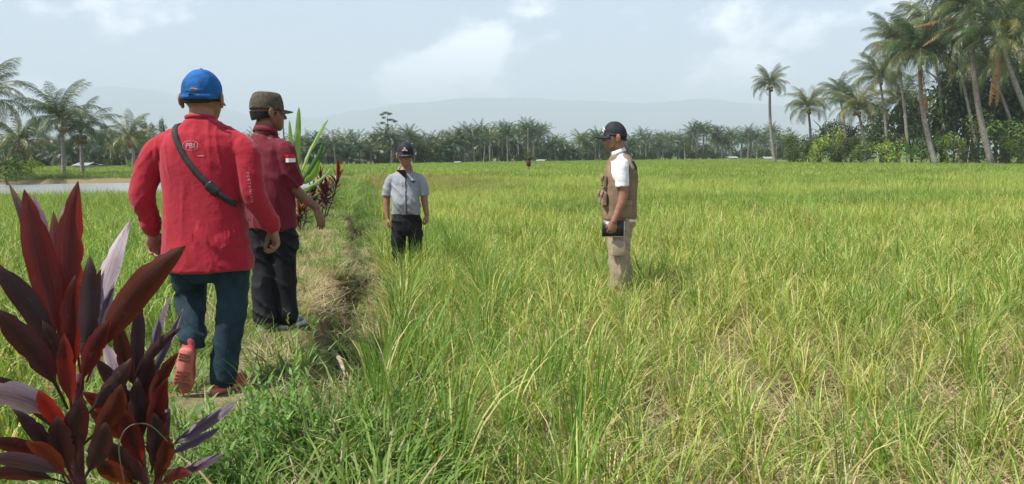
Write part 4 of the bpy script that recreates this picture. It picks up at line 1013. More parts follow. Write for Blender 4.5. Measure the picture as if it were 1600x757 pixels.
def shoe(parent, heel, toe, up, top, ms, msole, wd=1.0):
    """heel/toe: sole points; top: ankle centre"""
    heel, toe, top = V(heel), V(toe), V(top); f = (toe - heel).normalized(); up = (V(up) - f * V(up).dot(f)).normalized(); s = f.cross(up); Lh = (toe - heel).length
    bm = bmesh.new()
    limb(bm, [heel + f * .035 + up * .045, heel + f * Lh * .35 + up * .045, heel + f * Lh * .65 + up * .038, heel + f * (Lh - .045) + up * .030], [(.034 * wd, .042), (.036 * wd, .044), (.046 * wd, .034), (.037 * wd, .024)], ref=s, n=18)
    limb(bm, [heel + f * .055 + up * .05, top], [(.036, .045), (.038, .042)], ref=s, n=16)
    limb(bm, [heel + f * .09 + up * .085, heel + f * .15 + up * .068], [(.022, .014), (.020, .010)], ref=s, n=10)
    o = obj('shoe', remesh(bm, .005, 3, .5), ms, parent)
    bm = bmesh.new(); out_ = []
    for u, w_ in ((0, .012), (.03, .028), (.10, .035), (.3, .034), (.45, .034), (.62, .045), (.75, .049), (.88, .043), (.96, .028), (1, .010)): out_.append((u * Lh, w_ * wd))
    pr = [heel - f * .004 + f * u * 1.03 + s * w_ for u, w_ in out_] + [heel - f * .004 + f * u * 1.03 - s * w_ for u, w_ in out_[::-1]]
    lo = [bm.verts.new(p_ - up * .004) for p_ in pr]; mi = [bm.verts.new(p_ + s * 0 + up * .010 + (p_ - (heel + toe) / 2) * 0.02) for p_ in pr]; hi = [bm.verts.new(p_ + up * .026) for p_ in pr]
    n_ = len(pr)
    for a, b in ((lo, mi), (mi, hi)):
        for i in range(n_): bm.faces.new((a[i], a[(i + 1) % n_], b[(i + 1) % n_], b[i]))
    bm.faces.new(lo[::-1]); bm.faces.new(hi)
    bmesh.ops.recalc_face_normals(bm, faces=bm.faces)
    so = obj('sole', bm, msole, o)
    bm = bmesh.new()                      # worn heel and forefoot pads, each a low block under the sole
    for u0, u1 in ((.05, .10), (.12, .17), (.19, .24), (.48, .54), (.57, .63), (.66, .72), (.75, .81), (.84, .89)):
        w_ = float(np.interp((u0 + u1) / 2, [a / Lh for a, b in out_], [b for a, b in out_])) * wd * .74
        g = bmesh.ops.create_cube(bm, size=1.0)
        for v in g['verts']: q_ = v.co.copy(); v.co = heel + f * Lh * ((u0 + u1) / 2 + q_.y * (u1 - u0)) + s * q_.x * 2 * w_ - up * (.006 - q_.z * .005)
    obj('tread', bm, 'sole_dirt', so, smooth=False)
    return o
def cap_mesh(parent, M, m_, brim=True, flat=0.0, cz=.118, r=(.0875, .106, .105), brim_len=.075, btn=None, panels=6, seed=0, brim_m=None, tilt=R(7)):
    """baseball style cap on the head frame M (crown, brim, button, seams)"""
    n, k = 36, 10; rings = []
    for i in range(k + 1):
        ph = math.pi / 2 * i / k * 0.985
        cz_ = math.cos(ph) ** 0.86; sz = math.sin(ph) ** 1.05
        if flat: cz_ = math.cos(ph) ** 0.32; sz = math.sin(ph) ** 1.1 * (1 - flat)
        rr = []
        for j in range(n):
            an = 2 * math.pi * j / n
            seam = 1 - 0.012 * max(0, 1 - abs(((an / (2 * math.pi) * panels) % 1) - 0.5) * -14 - 7 + 7 - 0) if False else 1
            sq = abs(((an / (2 * math.pi) * panels + 0.5) % 1) - 0.5)
            seam = 1 - 0.03 * math.exp(-(sq / 0.035) ** 2) * math.sin(ph + 0.5)
            nz_ = 1 + 0.045 * noise.noise(V((math.cos(an) * 1.7 + seed, math.sin(an) * 1.7, ph * 2.2))) + 0.015 * noise.noise(V((math.cos(an) * 5 + seed, math.sin(an) * 5, ph * 5)))
            tp_ = .955 + .065 * math.sin(min(1.0, ph / .7) * math.pi / 2) if not flat else 1
            x = r[0] * cz_ * tp_ * math.cos(an) * seam * nz_; y = r[1] * cz_ * tp_ * math.sin(an) * seam * nz_
            zz = r[2] * sz + (0.012 * (math.sin(an)) * math.cos(ph) if not flat else 0)
            rr.append(M @ V((x, y - .004, cz + zz)))
        rings.append(rr)
    bm = bmesh.new(); add_rings(bm, rings, cap=False)
    bm.faces.new([v for v in list(bm.verts)[-n:]])
    o = obj('cap', bm, m_, parent)
    sol = o.modifiers.new('thick', 'SOLIDIFY'); sol.thickness = 0.003
    # band
    bm = bmesh.new(); rb = []
    for z in (0, .022):
        rr = []
        for j in range(n):
            an = 2 * math.pi * j / n; rr.append(M @ V((r[0] * .975 * math.cos(an), r[1] * .975 * math.sin(an) - .004, cz - .006 + z + (0.012 * math.sin(an) if not flat else 0))))
        rb.append(rr)
    add_rings(bm, rb, cap=False); ob = obj('band', bm, m_, o); ob.modifiers.new('thick', 'SOLIDIFY').thickness = 0.003
    if brim:
        bm = bmesh.new(); nb = 14; rows = []
        for i in range(5):
            u = i / 4; row = []
            for j in range(nb + 1):
                a = R(36) + R(108) * j / nb
                bx, by = r[0] * math.cos(a) * 0.98, r[1] * math.sin(a) * 0.99 - .004
                e_ = max(0.0, math.sin((a - R(36)) / R(108) * math.pi)) ** 0.45
                x = bx * (1 + 0.06 * u); y = by + brim_len * u * e_
                z = cz + 0.010 * math.sin(a) - 0.003 - brim_len * u * math.sin(tilt) - 0.020 * (abs(x) / .085) ** 2 * (0.4 + u)
                row.append(M @ V((x, y, z)))
            rows.append([bm.verts.new(p) for p in row])
        for a, b in zip(rows, rows[1:]):
            for j in range(nb): bm.faces.new((a[j], a[j + 1], b[j + 1], b[j]))
        ob = obj('brim', bm, brim_m or m_, o); ob.modifiers.new('thick', 'SOLIDIFY').thickness = 0.004
    if btn:
        bm = bmesh.new(); ball(bm, M @ V((0, -.004, cz + r[2] * 1.0)), (.009, .009, .006), sub=2); obj('button', bm, btn, o)
    return o
def hair_mesh(parent, M, low=0.055, r=(.0805, .100, .103), front=False):
    """short hair: a slightly rough shell over the back and sides of the skull, down to the nape"""
    bm = bmesh.new(); n, k = 40, 16; rings = []
    for i in range(k + 1):
        u = i / k; rr = []
        for j in range(n):
            an = 2 * math.pi * j / n; back = max(0, -math.sin(an)); fr = max(0, math.sin(an))
            zlow = low + 0.055 * fr + 0.02 * (1 - back) + 0.006 * noise.noise(V((math.cos(an) * 6, math.sin(an) * 6, 3)))
            zt = .106; z = zlow + (zt - zlow) * u
            q = max(0.02, 1 - ((z - .140) / .103) ** 2) ** 0.5 if z > .140 else (1 - 0.16 * ((.140 - z) / .09) ** 2)
            th = 0.985 if u == 0 else 1.0
            nz_ = 1 + 0.012 * noise.noise(V((math.cos(an) * 14, math.sin(an) * 14, z * 60)))
            rr.append(M @ V((r[0] * q * th * nz_ * math.cos(an), r[1] * q * th * nz_ * math.sin(an) - .012, z)))
        rings.append(rr)
    add_rings(bm, rings, cap=True)
    return obj('hair', bm, 'hair', parent)
def body(parent, M, arms, legs, tors, skin, hands):
    bm = bmesh.new(); head(bm, M)
    torso(bm, tors['st'], tors.get('yaw', 0))
    for a, rr in arms: limb(bm, [V(a[0]) * .93 + V((0, 0, a[0][2] * .07 - .045)), V(a[1]).lerp(V(a[2]), .05), a[2], a[3]], [.040, .046, rr[2], rr[3]])
    for a, rr in legs: limb(bm, a, rr)
    for h in hands: hand(bm, *h[0], **h[1])
    o = obj('body', remesh(bm, .0048, 2, .35), skin, parent); return o
def decal(name, me_src, bvh, origin, dirv, parent, m_, off=.003, scale=1.0):
    """me_src: flat verts already in place; pushed along dirv onto the cloth"""
    for v in me_src.vertices:
        h = bvh.ray_cast(v.co - dirv * .3, dirv, 1.0)
        if h[0] is not None: v.co = h[0] - dirv * off
    return obj(name, me_src, m_, parent, smooth=False)
def text_mesh(s, size, spacing=1.0, extr=0.0):
    c = bpy.data.curves.new('txt', 'FONT'); c.body = s; c.size = size; c.align_x = 'CENTER'; c.align_y = 'CENTER'; c.space_character = spacing; c.offset = size * 0.02
    o = bpy.data.objects.new('txt', c); COL.objects.link(o)
    dg = bpy.context.evaluated_depsgraph_get(); me = bpy.data.meshes.new_from_object(o.evaluated_get(dg))
    bpy.data.objects.remove(o); bpy.data.curves.remove(c); return me
def place(me, M):
    me.transform(M); return me
def frame(c, xd, yd):
    xd = V(xd).normalized(); yd = V(yd).normalized(); z = xd.cross(yd).normalized(); return Matrix.Translation(c) @ Matrix((xd, yd, z)).transposed().to_4x4()
def grid_patch(c, xd, yd, w, h, nx_=8, ny_=8):
    bm = bmesh.new(); bmesh.ops.create_grid(bm, x_segments=nx_, y_segments=ny_, size=0.5)
    for v in bm.verts: v.co = V(c) + V(xd) * v.co.x * w + V(yd) * v.co.y * h
    me = bpy.data.meshes.new('p'); bm.to_mesh(me); bm.free(); return me
def oval_ring(c, xd, yd, a, b, th, n=40, a0=0, a1=360):
    vs, fs = [], []
    for i in range(n + 1):
        t = R(a0 + (a1 - a0) * i / n)
        for q in (1, 1 - th): 
            ex = 0.8
            cx_, sx_ = math.cos(t), math.sin(t)
            vs.append(tuple(V(c) + V(xd) * a * q * abs(cx_) ** ex * (1 if cx_ > 0 else -1) + V(yd) * b * q * abs(sx_) ** ex * (1 if sx_ > 0 else -1)))
    for i in range(n): fs.append((2 * i, 2 * i + 1, 2 * i + 3, 2 * i + 2))
    return raw_mesh('ring', vs, fs)
def garment(parent, name, build, m_, fn, voxel=.0075, smooth=6, dec=.55):
    bm = bmesh.new(); build(bm); me = remesh(bm, voxel, smooth, dec)
    if fn: folds(me, fn)
    return obj(name, me, m_, parent), me

# ---- person 1: red long sleeved shirt and blue cap, walking away
loc1 = V((G(318, 3.96), 3.96, 0.0))
p1 = thing('person', 'man in red long sleeved shirt and blue cap walking away with strap across back', 'person', tuple(loc1))
H1 = head_frame(V((-.000, .015, 1.438)), R(2), R(-4), s=1.18)
aL = [(-.19, 0, 1.375), (-.262, -.01, 1.26), (-.312, -.035, 1.07), (-.298, .02, .868)]
aR = [(.178, 0, 1.375), (.238, -.01, 1.26), (.258, -.03, 1.07), (.325, .07, .875)]
lR = [(.105, 0, .86), (.108, .015, .50), (.048, -.01, .10)]
lL = [(-.105, 0, .86), (-.140, .12, .52), (-.085, -.06, .30)]
ar = [.052, .046, .040, .028]; lr = [.085, .058, .040]
body(p1, H1, [(aL, ar), (aR, ar)], [(lR, lr), (lL, lr)], dict(st=[(.72, 0, 0, .15, .10), (.9, 0, 0, .18, .12), (1.1, 0, 0, .18, .11), (1.3, 0, 0, .20, .11), (1.40, 0, 0, .12, .08), (1.45, 0, -.01, .06, .06)]), 'skin',
     [((V(aL[3]), V((.03, .02, -1)), V((.55, .75, 0)), V((.8, -.5, 0))), dict(s=1.06, curl=(18, 30, 25))),
      ((V(aR[3]), V((.13, .10, -1)), V((-.6, .75, 0)), V((-.8, -.5, -.1))), dict(s=1.06, curl=(30, 45, 35)))])
def b1(bm):
    torso(bm, [(.665, -.004, -.005, .228, .150), (.70, -.005, -.004, .226, .150), (.80, -.008, 0, .216, .146), (.95, -.010, 0, .204, .140), (1.10, -.008, 0, .202, .134), (1.22, -.005, -.004, .206, .130), (1.31, -.006, -.008, .198, .118), (1.37, -.004, -.01, .165, .100), (1.398, 0, -.010, .125, .086), (1.435, 0, -.010, .088, .074), (1.452, 0, -.008, .074, .068)], e=2.5)
    for a in (aL, aR):
        sx = -1 if a is aL else 1
        limb(bm, [(sx * .13, 0, 1.315), V(a[0]) + V((sx * .012, 0, -.068)), V(a[1]) + V((-sx * .006, 0, -.01)), a[2], V(a[2]).lerp(V(a[3]), .55), V(a[2]).lerp(V(a[3]), .93)], [.066, .070, .071, .063, .053, .045])
        limb(bm, [V(a[2]).lerp(V(a[3]), .82), V(a[2]).lerp(V(a[3]), .88)], [.056, .050])
b1_ = b1
def b1(bm):
    b1_(bm); limb(bm, [(-.205, 0, 1.320), (-.10, 0, 1.378), (0, 0, 1.398), (.10, 0, 1.378), (.200, 0, 1.320)], [.055, .050, .05, .050, .055], ref=V((0, 0, 1)))
def f1(c):
    z = c.z; x = c.x
    if abs(x) < .225:
        up = sm(1.02, 1.32, z)
        v = .007 * up * crease(V((x * 15 + z * 2.5, 3, z * 1.6 + 3)), 3)             # creases hanging from the shoulders
        v += .012 * (1 - .6 * up) * crease(V((x * 4 + 5, c.y * 2, z * 5 - x * 5)))
        lo = sm(1.0, .78, z) * (1 if z > .70 else .3)
        v += .016 * lo * crease(V((x * 6 - z * 7, 9, z * 8 + x * 6)), 4) + .006 * noise.noise(V((x * 5, c.y * 4, z * 3)))
        return v + .0015 * noise.noise(V((x * 25, c.y * 25, z * 25)))
    v = .014 * crease(V((x * 3, c.y * 4 + 2, z * 11 + abs(x) * 14)), 3) * (1 - .6 * sm(1.2, 1.35, z)) * (0.35 if z < .92 else 1)
    return v + .0015 * noise.noise(V((x * 25, c.y * 25, z * 25)))
sh1, sh1m = garment(p1, 'shirt', b1, 'red_shirt', f1)
bv1 = bvh_of(sh1m)
bm = bmesh.new(); n = 40; rr_ = []
for (dr, dz) in ((.000, 0), (.005, .004), (.006, .012), (.002, .019), (-.004, .018), (-.005, .008)):
    rr_.append([V(((.074 + dr) * math.cos(2 * math.pi * j / n), (.069 + dr) * math.sin(2 * math.pi * j / n) - .008, 1.448 + dz + .006 * -math.sin(2 * math.pi * j / n))) for j in range(n)])
add_rings(bm, rr_ + [rr_[0]], cap=False); obj('collar', bm, 'red_shirt', sh1)
for a in (aL, aR):
    bm = bmesh.new(); q0 = V(a[2]).lerp(V(a[3]), .90); q1 = V(a[3]); limb(bm, [q0, q0.lerp(q1, .5), q1 + (q1 - q0) * .0], [.041, .040, .036], n=24); obj('cuff', remesh(bm, .005, 2, .5), 'red_shirt', sh1)
def bp1(bm):
    torso(bm, [(.60, 0, 0, .10, .09), (.70, 0, 0, .195, .125), (.80, 0, 0, .195, .13), (.92, 0, 0, .19, .12)], e=2.3)
    limb(bm, [(.105, 0, .80), (.110, .01, .66), (.108, .01, .48), (.078, -.005, .28), (.050, -.01, .085)], [(.105, .112), (.097, .108), (.080, .084), (.072, .078), (.072, .082)])
    limb(bm, [(-.105, 0, .80), (-.124, .05, .66), (-.142, .10, .52), (-.118, .02, .40), (-.090, -.055, .305)], [(.105, .112), (.094, .104), (.078, .082), (.070, .074), (.068, .072)])
def fp(amp, sd):
    return lambda c: amp * (crease(V((c.x * 5 + sd, c.y * 5, c.z * 10 + c.x * 8)), 3) - .15) * (1.4 if c.z < .35 else 1.0) + .0015 * noise.noise(c * 22)
garment(p1, 'jeans', bp1, 'denim', fp(.018, 3))
shoe(p1, (.012, -.075, .012), (.160, .135, .012), (0, 0, 1), (.048, -.01, .13), 'coral_shoe', 'coral_sole')
shoe(p1, (-.072, -.175, .268), (-.150, -.075, .018), (0, .6, .25), (-.085, -.085, .300), 'coral_shoe', 'coral_sole', 1.08)
hair_mesh(p1, H1, .070, r=(.0775, .0965, .103))
cp = cap_mesh(p1, H1, 'blue_cap', cz=.104, r=(.0825, .1050, .128), btn='flag_red', seed=2)
bm = bmesh.new(); limb(bm, [H1 @ V((-.028, -.111, .122)), H1 @ V((0, -.115, .120)), H1 @ V((.028, -.111, .122))], [(.003, .009)] * 3, ref=V((0, 1, 0)), n=10); obj('strap', bm, 'blue_cap', cp)
bm = bmesh.new(); limb(bm, [H1 @ V((-.002, -.117, .128)), H1 @ V((.020, -.115, .125))], [(.003, .006)] * 2, ref=V((0, 1, 0)), n=8); obj('patch', bm, 'tan_patch', cp)
# strap across the back, laid on the cloth
def band_on(bvh, pts, w, m_, parent, th=.006, name='strap', center=V((0, 0, 0)), n=40, dirs=None):
    """pts: polyline; each sample is pushed onto the cloth from outside towards dirs"""
    P = spline([V(p) for p in pts], 8); vs, fs = [], []
    for i, p in enumerate(P):
        tg = (P[min(i + 1, len(P) - 1)] - P[max(i - 1, 0)]).normalized()
        u = i / (len(P) - 1); dv = (V(dirs[0]) * (1 - u) + V(dirs[-1]) * u if len(dirs) < 3 else (V(dirs[0]).lerp(V(dirs[1]), u * 2) if u < .5 else V(dirs[1]).lerp(V(dirs[2]), u * 2 - 1))).normalized()
        s = tg.cross(dv).normalized()
        q = []
        for k in (-1, 0, 1):
            a = p + s * w / 2 * k; h = bvh.ray_cast(a - dv * .4, dv, 1.0)
            q.append(h[0] if h[0] is not None else a)
        base = (q[0] + q[1] + q[2]) / 3
        for k in (-1, 1):
            a = base + s * w / 2 * k
            far_ = q[k + 1]
            a = a * .4 + far_ * .6
            vs += [a - dv * .001, a - dv * (th + .002)]
    for i in range(len(P) - 1):
        o = i * 4; e = o + 4
        fs += [(o + 1, o + 3, e + 3, e + 1), (o, e, e + 2, o + 2), (o, o + 1, e + 1, e), (o + 2, e + 2, e + 3, o + 3)]
    return obj(name, raw_mesh(name, vs, fs), m_, parent)
st = band_on(bv1, [(-.110, .03, 1.42), (-.118, -.05, 1.425), (-.095, -.10, 1.36), (-.03, -.14, 1.24), (.06, -.14, 1.13), (.135, -.12, 1.055), (.19, -.07, 1.01)], .030, 'strap', p1, dirs=[(0, .2, -1), (0, 1, -.1), (-.75, .7, 0)])
bm = bmesh.new(); limb(bm, [V((.075, -.150, 1.117)), V((.115, -.142, 1.076))], [(.026, .007)] * 2, ref=V((.6, 0, .8)), n=12); obj('strap_slider', bm, 'black_plastic', st)
bm = bmesh.new(); limb(bm, [V((.12, .15, .93)), V((.10, .185, .90)), V((0, .20, .90))], [(.05, .03)] * 3, ref=V((0, 0, 1))); obj('bag', bm, 'strap', st)
# print: oval mark with letters, small line under it, lettering down the right sleeve
Y = V((0, 1, 0))
decal('print', place(text_mesh('PBI', .036, 1.05), frame((-.012, -.3, 1.312), (1, 0, 0), (0, 0, 1))), bv1, None, Y, sh1, 'white_print')
decal('print', oval_ring((-.012, -.3, 1.314), (1, 0, 0), (0, 0, 1), .040, .024, .07), bv1, None, Y, sh1, 'white_print')
decal('print', grid_patch(V((.040, -.3, 1.262)), (1, 0, 0), (0, 0, 1), .034, .005), bv1, None, Y, sh1, 'white_print')
sl = text_mesh('PERTANIAN', .020, 1.6)
sx0 = V((.338, -.3, 1.10))
sl = place(sl, frame(sx0, V((.11, 0, -1)), V((1, 0, .11))))
for k in range(2): pass
dv = V((-.35, 1, 0)).normalized()
for v in sl.vertices: pass
decal('print', sl, bv1, None, dv, sh1, 'white_print')

# ---- person 2: maroon short sleeved shirt, camouflage cap, arm out to the right
loc2 = V((G(419, 5.44), 5.44, 0.0))
p2 = thing('person', 'man in dark red short sleeved shirt and camouflage cap holding out his right arm', 'person', tuple(loc2))
YW = R(-32)
H2 = head_frame(V((.000, .01, 1.450)), R(-52), R(-3), s=1.16)
bR = [(.120, -.05, 1.335), (.150, -.055, 1.24), (.178, -.02, 1.04), (.318, .05, .885)]
bL = [(-.200, .11, 1.335), (-.245, .13, 1.24), (-.262, .17, 1.05), (-.235, .22, .83)]
body(p2, H2, [(bR, [.052, .048, .042, .027]), (bL, [.052, .048, .042, .028])], [([(.06, 0, .86), (.065, .03, .50), (.075, .04, .09)], lr), ([(-.09, .03, .86), (-.075, .03, .50), (-.050, -.06, .09)], lr)],
     dict(st=[(.72, 0, .02, .15, .10), (.9, 0, .02, .17, .12), (1.1, -.01, .02, .17, .11), (1.3, -.03, .02, .18, .10), (1.38, -.02, .01, .12, .08), (1.44, -.01, 0, .06, .06)], yaw=YW), 'skin_dark',
     [((V(bR[3]), V((.30, .12, -1)), V((.35, .8, .1)), V((-.8, .2, -.25))), dict(s=1.05, curl=(8, 14, 12), fan=.05)),
      ((V(bL[3]), V((.03, .02, -1)), V((.55, .75, 0)), V((.8, -.5, 0))), dict(s=1.0))])
def b2(bm):
    torso(bm, [(.745, -.005, .02, .195, .150), (.80, -.005, .02, .194, .150), (.95, -.008, .02, .190, .148), (1.10, -.012, .02, .186, .138), (1.22, -.025, .02, .192, .128), (1.30, -.032, .018, .190, .115), (1.355, -.032, .015, .158, .098), (1.395, -.022, .008, .108, .082), (1.425, -.012, 0, .074, .070)], yaw=YW, e=2.4)
    limb(bm, [(.075, -.03, 1.305), V(bR[0]) + V((.01, 0, -.025)), bR[1], V(bR[1]).lerp(V(bR[2]), .55), V(bR[1]).lerp(V(bR[2]), .98)], [.072, .074, .074, .076, .078], round_ends=False)
    limb(bm, [(-.13, .08, 1.305), V(bL[0]) + V((-.01, 0, -.025)), bL[1], bL[2]], [.072, .074, .074, .074])
b2_ = b2
def b2(bm):
    b2_(bm); limb(bm, [(-.175, .09, 1.315), (-.09, .045, 1.355), (-.01, 0, 1.37), (.065, -.03, 1.345), (.125, -.05, 1.315)], [.06, .052, .05, .052, .06], ref=V((0, 0, 1)))
def f2(c):
    v = .018 * (crease(V((c.x * 5 + 2, c.y * 4, c.z * 7 + c.x * 9)), 3) - .1) * sm(1.38, 1.2, c.z)
    return v + .005 * (ridged(V((c.x * 12, c.y * 12, c.z * 3))) - .5) * sm(1.15, 1.3, c.z) + .003 * noise.noise(c * 22)
sh2, sh2m = garment(p2, 'shirt', b2, 'maroon_shirt', f2)
bv2 = bvh_of(sh2m)
def collar(parent, M, m_, r=(.070, .068), h=.042, open_f=28, lean=.014, name='collar'):
    bm = bmesh.new(); n = 30; rows = []
    for (u, dr) in ((0, .004), (.5, -.001), (1, -.003), (1.02, .006), (.55, .012), (.05, .016)):
        row = []
        for j in range(n + 1):
            a = R(90 + open_f) + R(360 - 2 * open_f) * j / n
            fr = math.sin(a)
            row.append(bm.verts.new(M @ V(((r[0] + dr) * math.cos(a), (r[1] + dr) * math.sin(a), h * u - .012 * fr + (0 if u > .3 or dr < .01 else -.022 * max(0, fr))))))
        rows.append(row)
    for a, b in zip(rows, rows[1:]):
        for j in range(n): bm.faces.new((a[j], a[j + 1], b[j + 1], b[j]))
    o = obj(name, bm, m_, parent); o.modifiers.new('t', 'SOLIDIFY').thickness = .0025; return o
collar(sh2, head_frame(V((-.010, -.004, 1.418)), YW, R(-8)), 'maroon_shirt')
def bp2(bm):
    torso(bm, [(.62, 0, .02, .10, .09), (.72, 0, .02, .170, .125), (.82, 0, .02, .172, .13), (.92, 0, .02, .168, .12)], e=2.3, yaw=YW)
    limb(bm, [(.070, 0, .80), (.078, .02, .64), (.075, .03, .48), (.074, .035, .28), (.072, .035, .075)], [(.098, .108), (.098, .105), (.088, .090), (.082, .085), (.080, .085)])
    limb(bm, [(-.080, .03, .80), (-.084, .03, .64), (-.072, .02, .48), (-.060, -.03, .28), (-.050, -.06, .075)], [(.098, .108), (.094, .10), (.085, .088), (.078, .083), (.076, .082)])
garment(p2, 'trousers', bp2, 'black_cloth', fp(.020, 13))
shoe(p2, (.045, -.03, .004), (.150, .205, .004), (0, 0, 1), (.072, .035, .10), 'teal_shoe', 'white_shoe')
shoe(p2, (-.075, -.135, .004), (.030, .095, .004), (0, 0, 1), (-.050, -.06, .10), 'white_shoe', 'white_shoe')
hair_mesh(p2, H2, .050, r=(.0790, .0985, .103))
cp = cap_mesh(p2, H2, 'camo', flat=.16, cz=.120, r=(.0840, .105, .132), brim_len=.062, panels=4, seed=5)
# flag patch on the right sleeve and dark print on the back
fc = V((.222, -.35, 1.245))
decal('flag_patch', grid_patch(fc + V((0, 0, .014)), (1, 0, 0), (0, 0, 1), .052, .028), bv2, None, Y, sh2, 'flag_red')
decal('flag_patch', grid_patch(fc - V((0, 0, .014)), (1, 0, 0), (0, 0, 1), .052, .027), bv2, None, Y, sh2, 'white_plain')
for k, (w_, zz) in enumerate(((.13, 1.300), (.10, 1.280), (.12, 1.262))):
    me = text_mesh(('PEMERINTAH', 'DINAS', 'PERTANIAN')[k], .018, 1.0); decal('print', place(me, frame((-.075, -.35, zz), (1, 0, -.05), (.05, 0, 1))), bv2, None, Y, sh2, 'dark_print')

# ---- person 3: grey shirt, standing in the rice, facing us
loc3 = V((G(633, 9.1), 9.1, -.25))
p3 = thing('person', 'man in light grey shirt and dark cap standing in the rice facing the camera', 'person', tuple(loc3))
H3 = head_frame(V((.01, -.02, 1.402)), R(180) + R(4), R(-7), s=1.17)
cR = [(-.168, 0, 1.250), (-.208, 0, 1.15), (-.235, .0, .985), (-.225, -.03, .765)]
cL = [(.168, 0, 1.250), (.208, 0, 1.15), (.220, .0, .985), (.248, -.02, .80)]
body(p3, H3, [(cR, [.05, .048, .042, .028]), (cL, [.05, .048, .042, .028])], [([(.09, 0, .76), (.10, 0, .42), (.10, 0, .07)], [.08, .055, .038]), ([(-.09, 0, .76), (-.10, 0, .42), (-.10, 0, .07)], [.08, .055, .038])],
     dict(st=[(.66, 0, 0, .14, .10), (.82, 0, 0, .15, .11), (1.0, 0, 0, .15, .12), (1.2, 0, 0, .17, .10), (1.30, 0, 0, .12, .08), (1.37, 0, .01, .06, .06)]), 'skin',
     [((V(cR[3]), V((.0, -.05, -1)), V((.25, -1, 0)), V((1, .2, 0))), dict(curl=(35, 60, 50))), ((V(cL[3]), V((.03, .0, -1)), V((-.25, -1, 0)), V((-1, .2, 0))), dict(curl=(35, 60, 50)))])
def b3(bm):
    torso(bm, [(.815, 0, -.005, .172, .135), (.86, 0, -.01, .172, .142), (.95, 0, -.02, .168, .155), (1.05, 0, -.015, .160, .145), (1.15, 0, 0, .166, .128), (1.22, 0, 0, .172, .118), (1.275, 0, .005, .158, .10), (1.315, 0, .010, .112, .082), (1.345, 0, .010, .074, .068)], e=2.3)
    for a in (cR, cL):
        sx = -1 if a is cR else 1
        limb(bm, [(sx * .12, 0, 1.225), V(a[0]) + V((0, 0, -.025)), a[1], V(a[1]).lerp(V(a[2]), .5), V(a[1]).lerp(V(a[2]), .72)], [.062, .062, .062, .062, .063], round_ends=False)
b3_ = b3
def b3(bm):
    b3_(bm); limb(bm, [(-.165, 0, 1.240), (-.09, 0, 1.27), (0, 0, 1.285), (.09, 0, 1.27), (.165, 0, 1.240)], [.056, .05, .05, .05, .056], ref=V((0, 0, 1)))
def f3(c):
    v = (.022 if abs(c.x) < .165 else .008) * (crease(V((c.x * 3.5 + 2, c.y * 2, c.z * 8 + c.x * 8)), 3) - .1) * sm(1.28, 1.15, c.z)
    return v + .003 * noise.noise(c * 22)
sh3, sh3m = garment(p3, 'shirt', b3, 'grey_shirt', f3, voxel=.008)
bv3 = bvh_of(sh3m); YB = V((0, 1, 0))
collar(sh3, head_frame(V((0, .008, 1.335)), R(180), R(-10)), 'grey_shirt', open_f=58)
decal('placket', grid_patch((.022, -.4, 1.07), (1, 0, .0), (-.02, 0, 1), .013, .50, 3, 30), bv3, None, YB, sh3, 'navy_print')
bm = bmesh.new()
me = raw_mesh('n', [(-.050, -.4, 1.350), (.050, -.4, 1.350), (.030, -.4, 1.30), (.016, -.4, 1.24), (.004, -.4, 1.25)], [(0, 4, 3, 2, 1)]); decal('neck_facing', me, bv3, None, YB, sh3, 'navy_print')
for xx, w_, hh in ((.105, .060, .012), (.105, .018, .030)):
    decal('emblem', grid_patch((xx, -.4, 1.205), (1, 0, -.1), (.1, 0, 1), w_, hh), bv3, None, YB, sh3, 'navy_print')
for zz in ():
    bm = bmesh.new(); h = bv3.ray_cast(V((.022, -.6, zz)), YB, 1.0)
    if h[0] is not None: ball(bm, h[0] - YB * .004, .005, sub=2); obj('button', bm, 'white_plain', sh3)
def bp3(bm):
    torso(bm, [(.55, 0, 0, .10, .09), (.62, 0, 0, .165, .12), (.74, 0, 0, .172, .13), (.84, 0, 0, .166, .125)], e=2.3)
    for s in (-1, 1): limb(bm, [(s * .085, 0, .70), (s * .098, 0, .56), (s * .100, .01, .42), (s * .102, .01, .25), (s * .102, .01, .06)], [(.092, .105), (.092, .10), (.084, .088), (.080, .084), (.078, .082)])
garment(p3, 'trousers', bp3, 'black_cloth', fp(.016, 23), voxel=.008)
for s in (-1, 1): shoe(p3, (s * .095, .07, .004), (s * .125, -.18, .004), (0, 0, 1), (s * .10, .01, .09), 'black_plastic', 'black_plastic')
hair_mesh(p3, H3, .080, r=(.0760, .0955, .103)); eyes(p3, H3)
cp = cap_mesh(p3, H3, 'black_cap', cz=.113, r=(.0825, .1050, .128), brim_len=.062, seed=8, tilt=R(10))
bm = bmesh.new()
for (x_, z_, r_) in ((0, .182, .012), (0, .167, .015), (-.018, .160, .010), (.018, .160, .010)):
    ball(bm, H3 @ V((x_, .106 - max(0, z_ - .15) * .55, z_)), (r_, .004, r_ * .8), H3.to_3x3(), sub=2)
obj('emblem', bm, 'gold', cp)
bm = bmesh.new(); limb(bm, [H3 @ V((-.030, .150, .116)), H3 @ V((0, .170, .117)), H3 @ V((.030, .150, .116))], [(.003, .0015)] * 3, ref=H3.to_3x3() @ V((0, 1, 0)), n=8); obj('piping', bm, 'gold', cp)

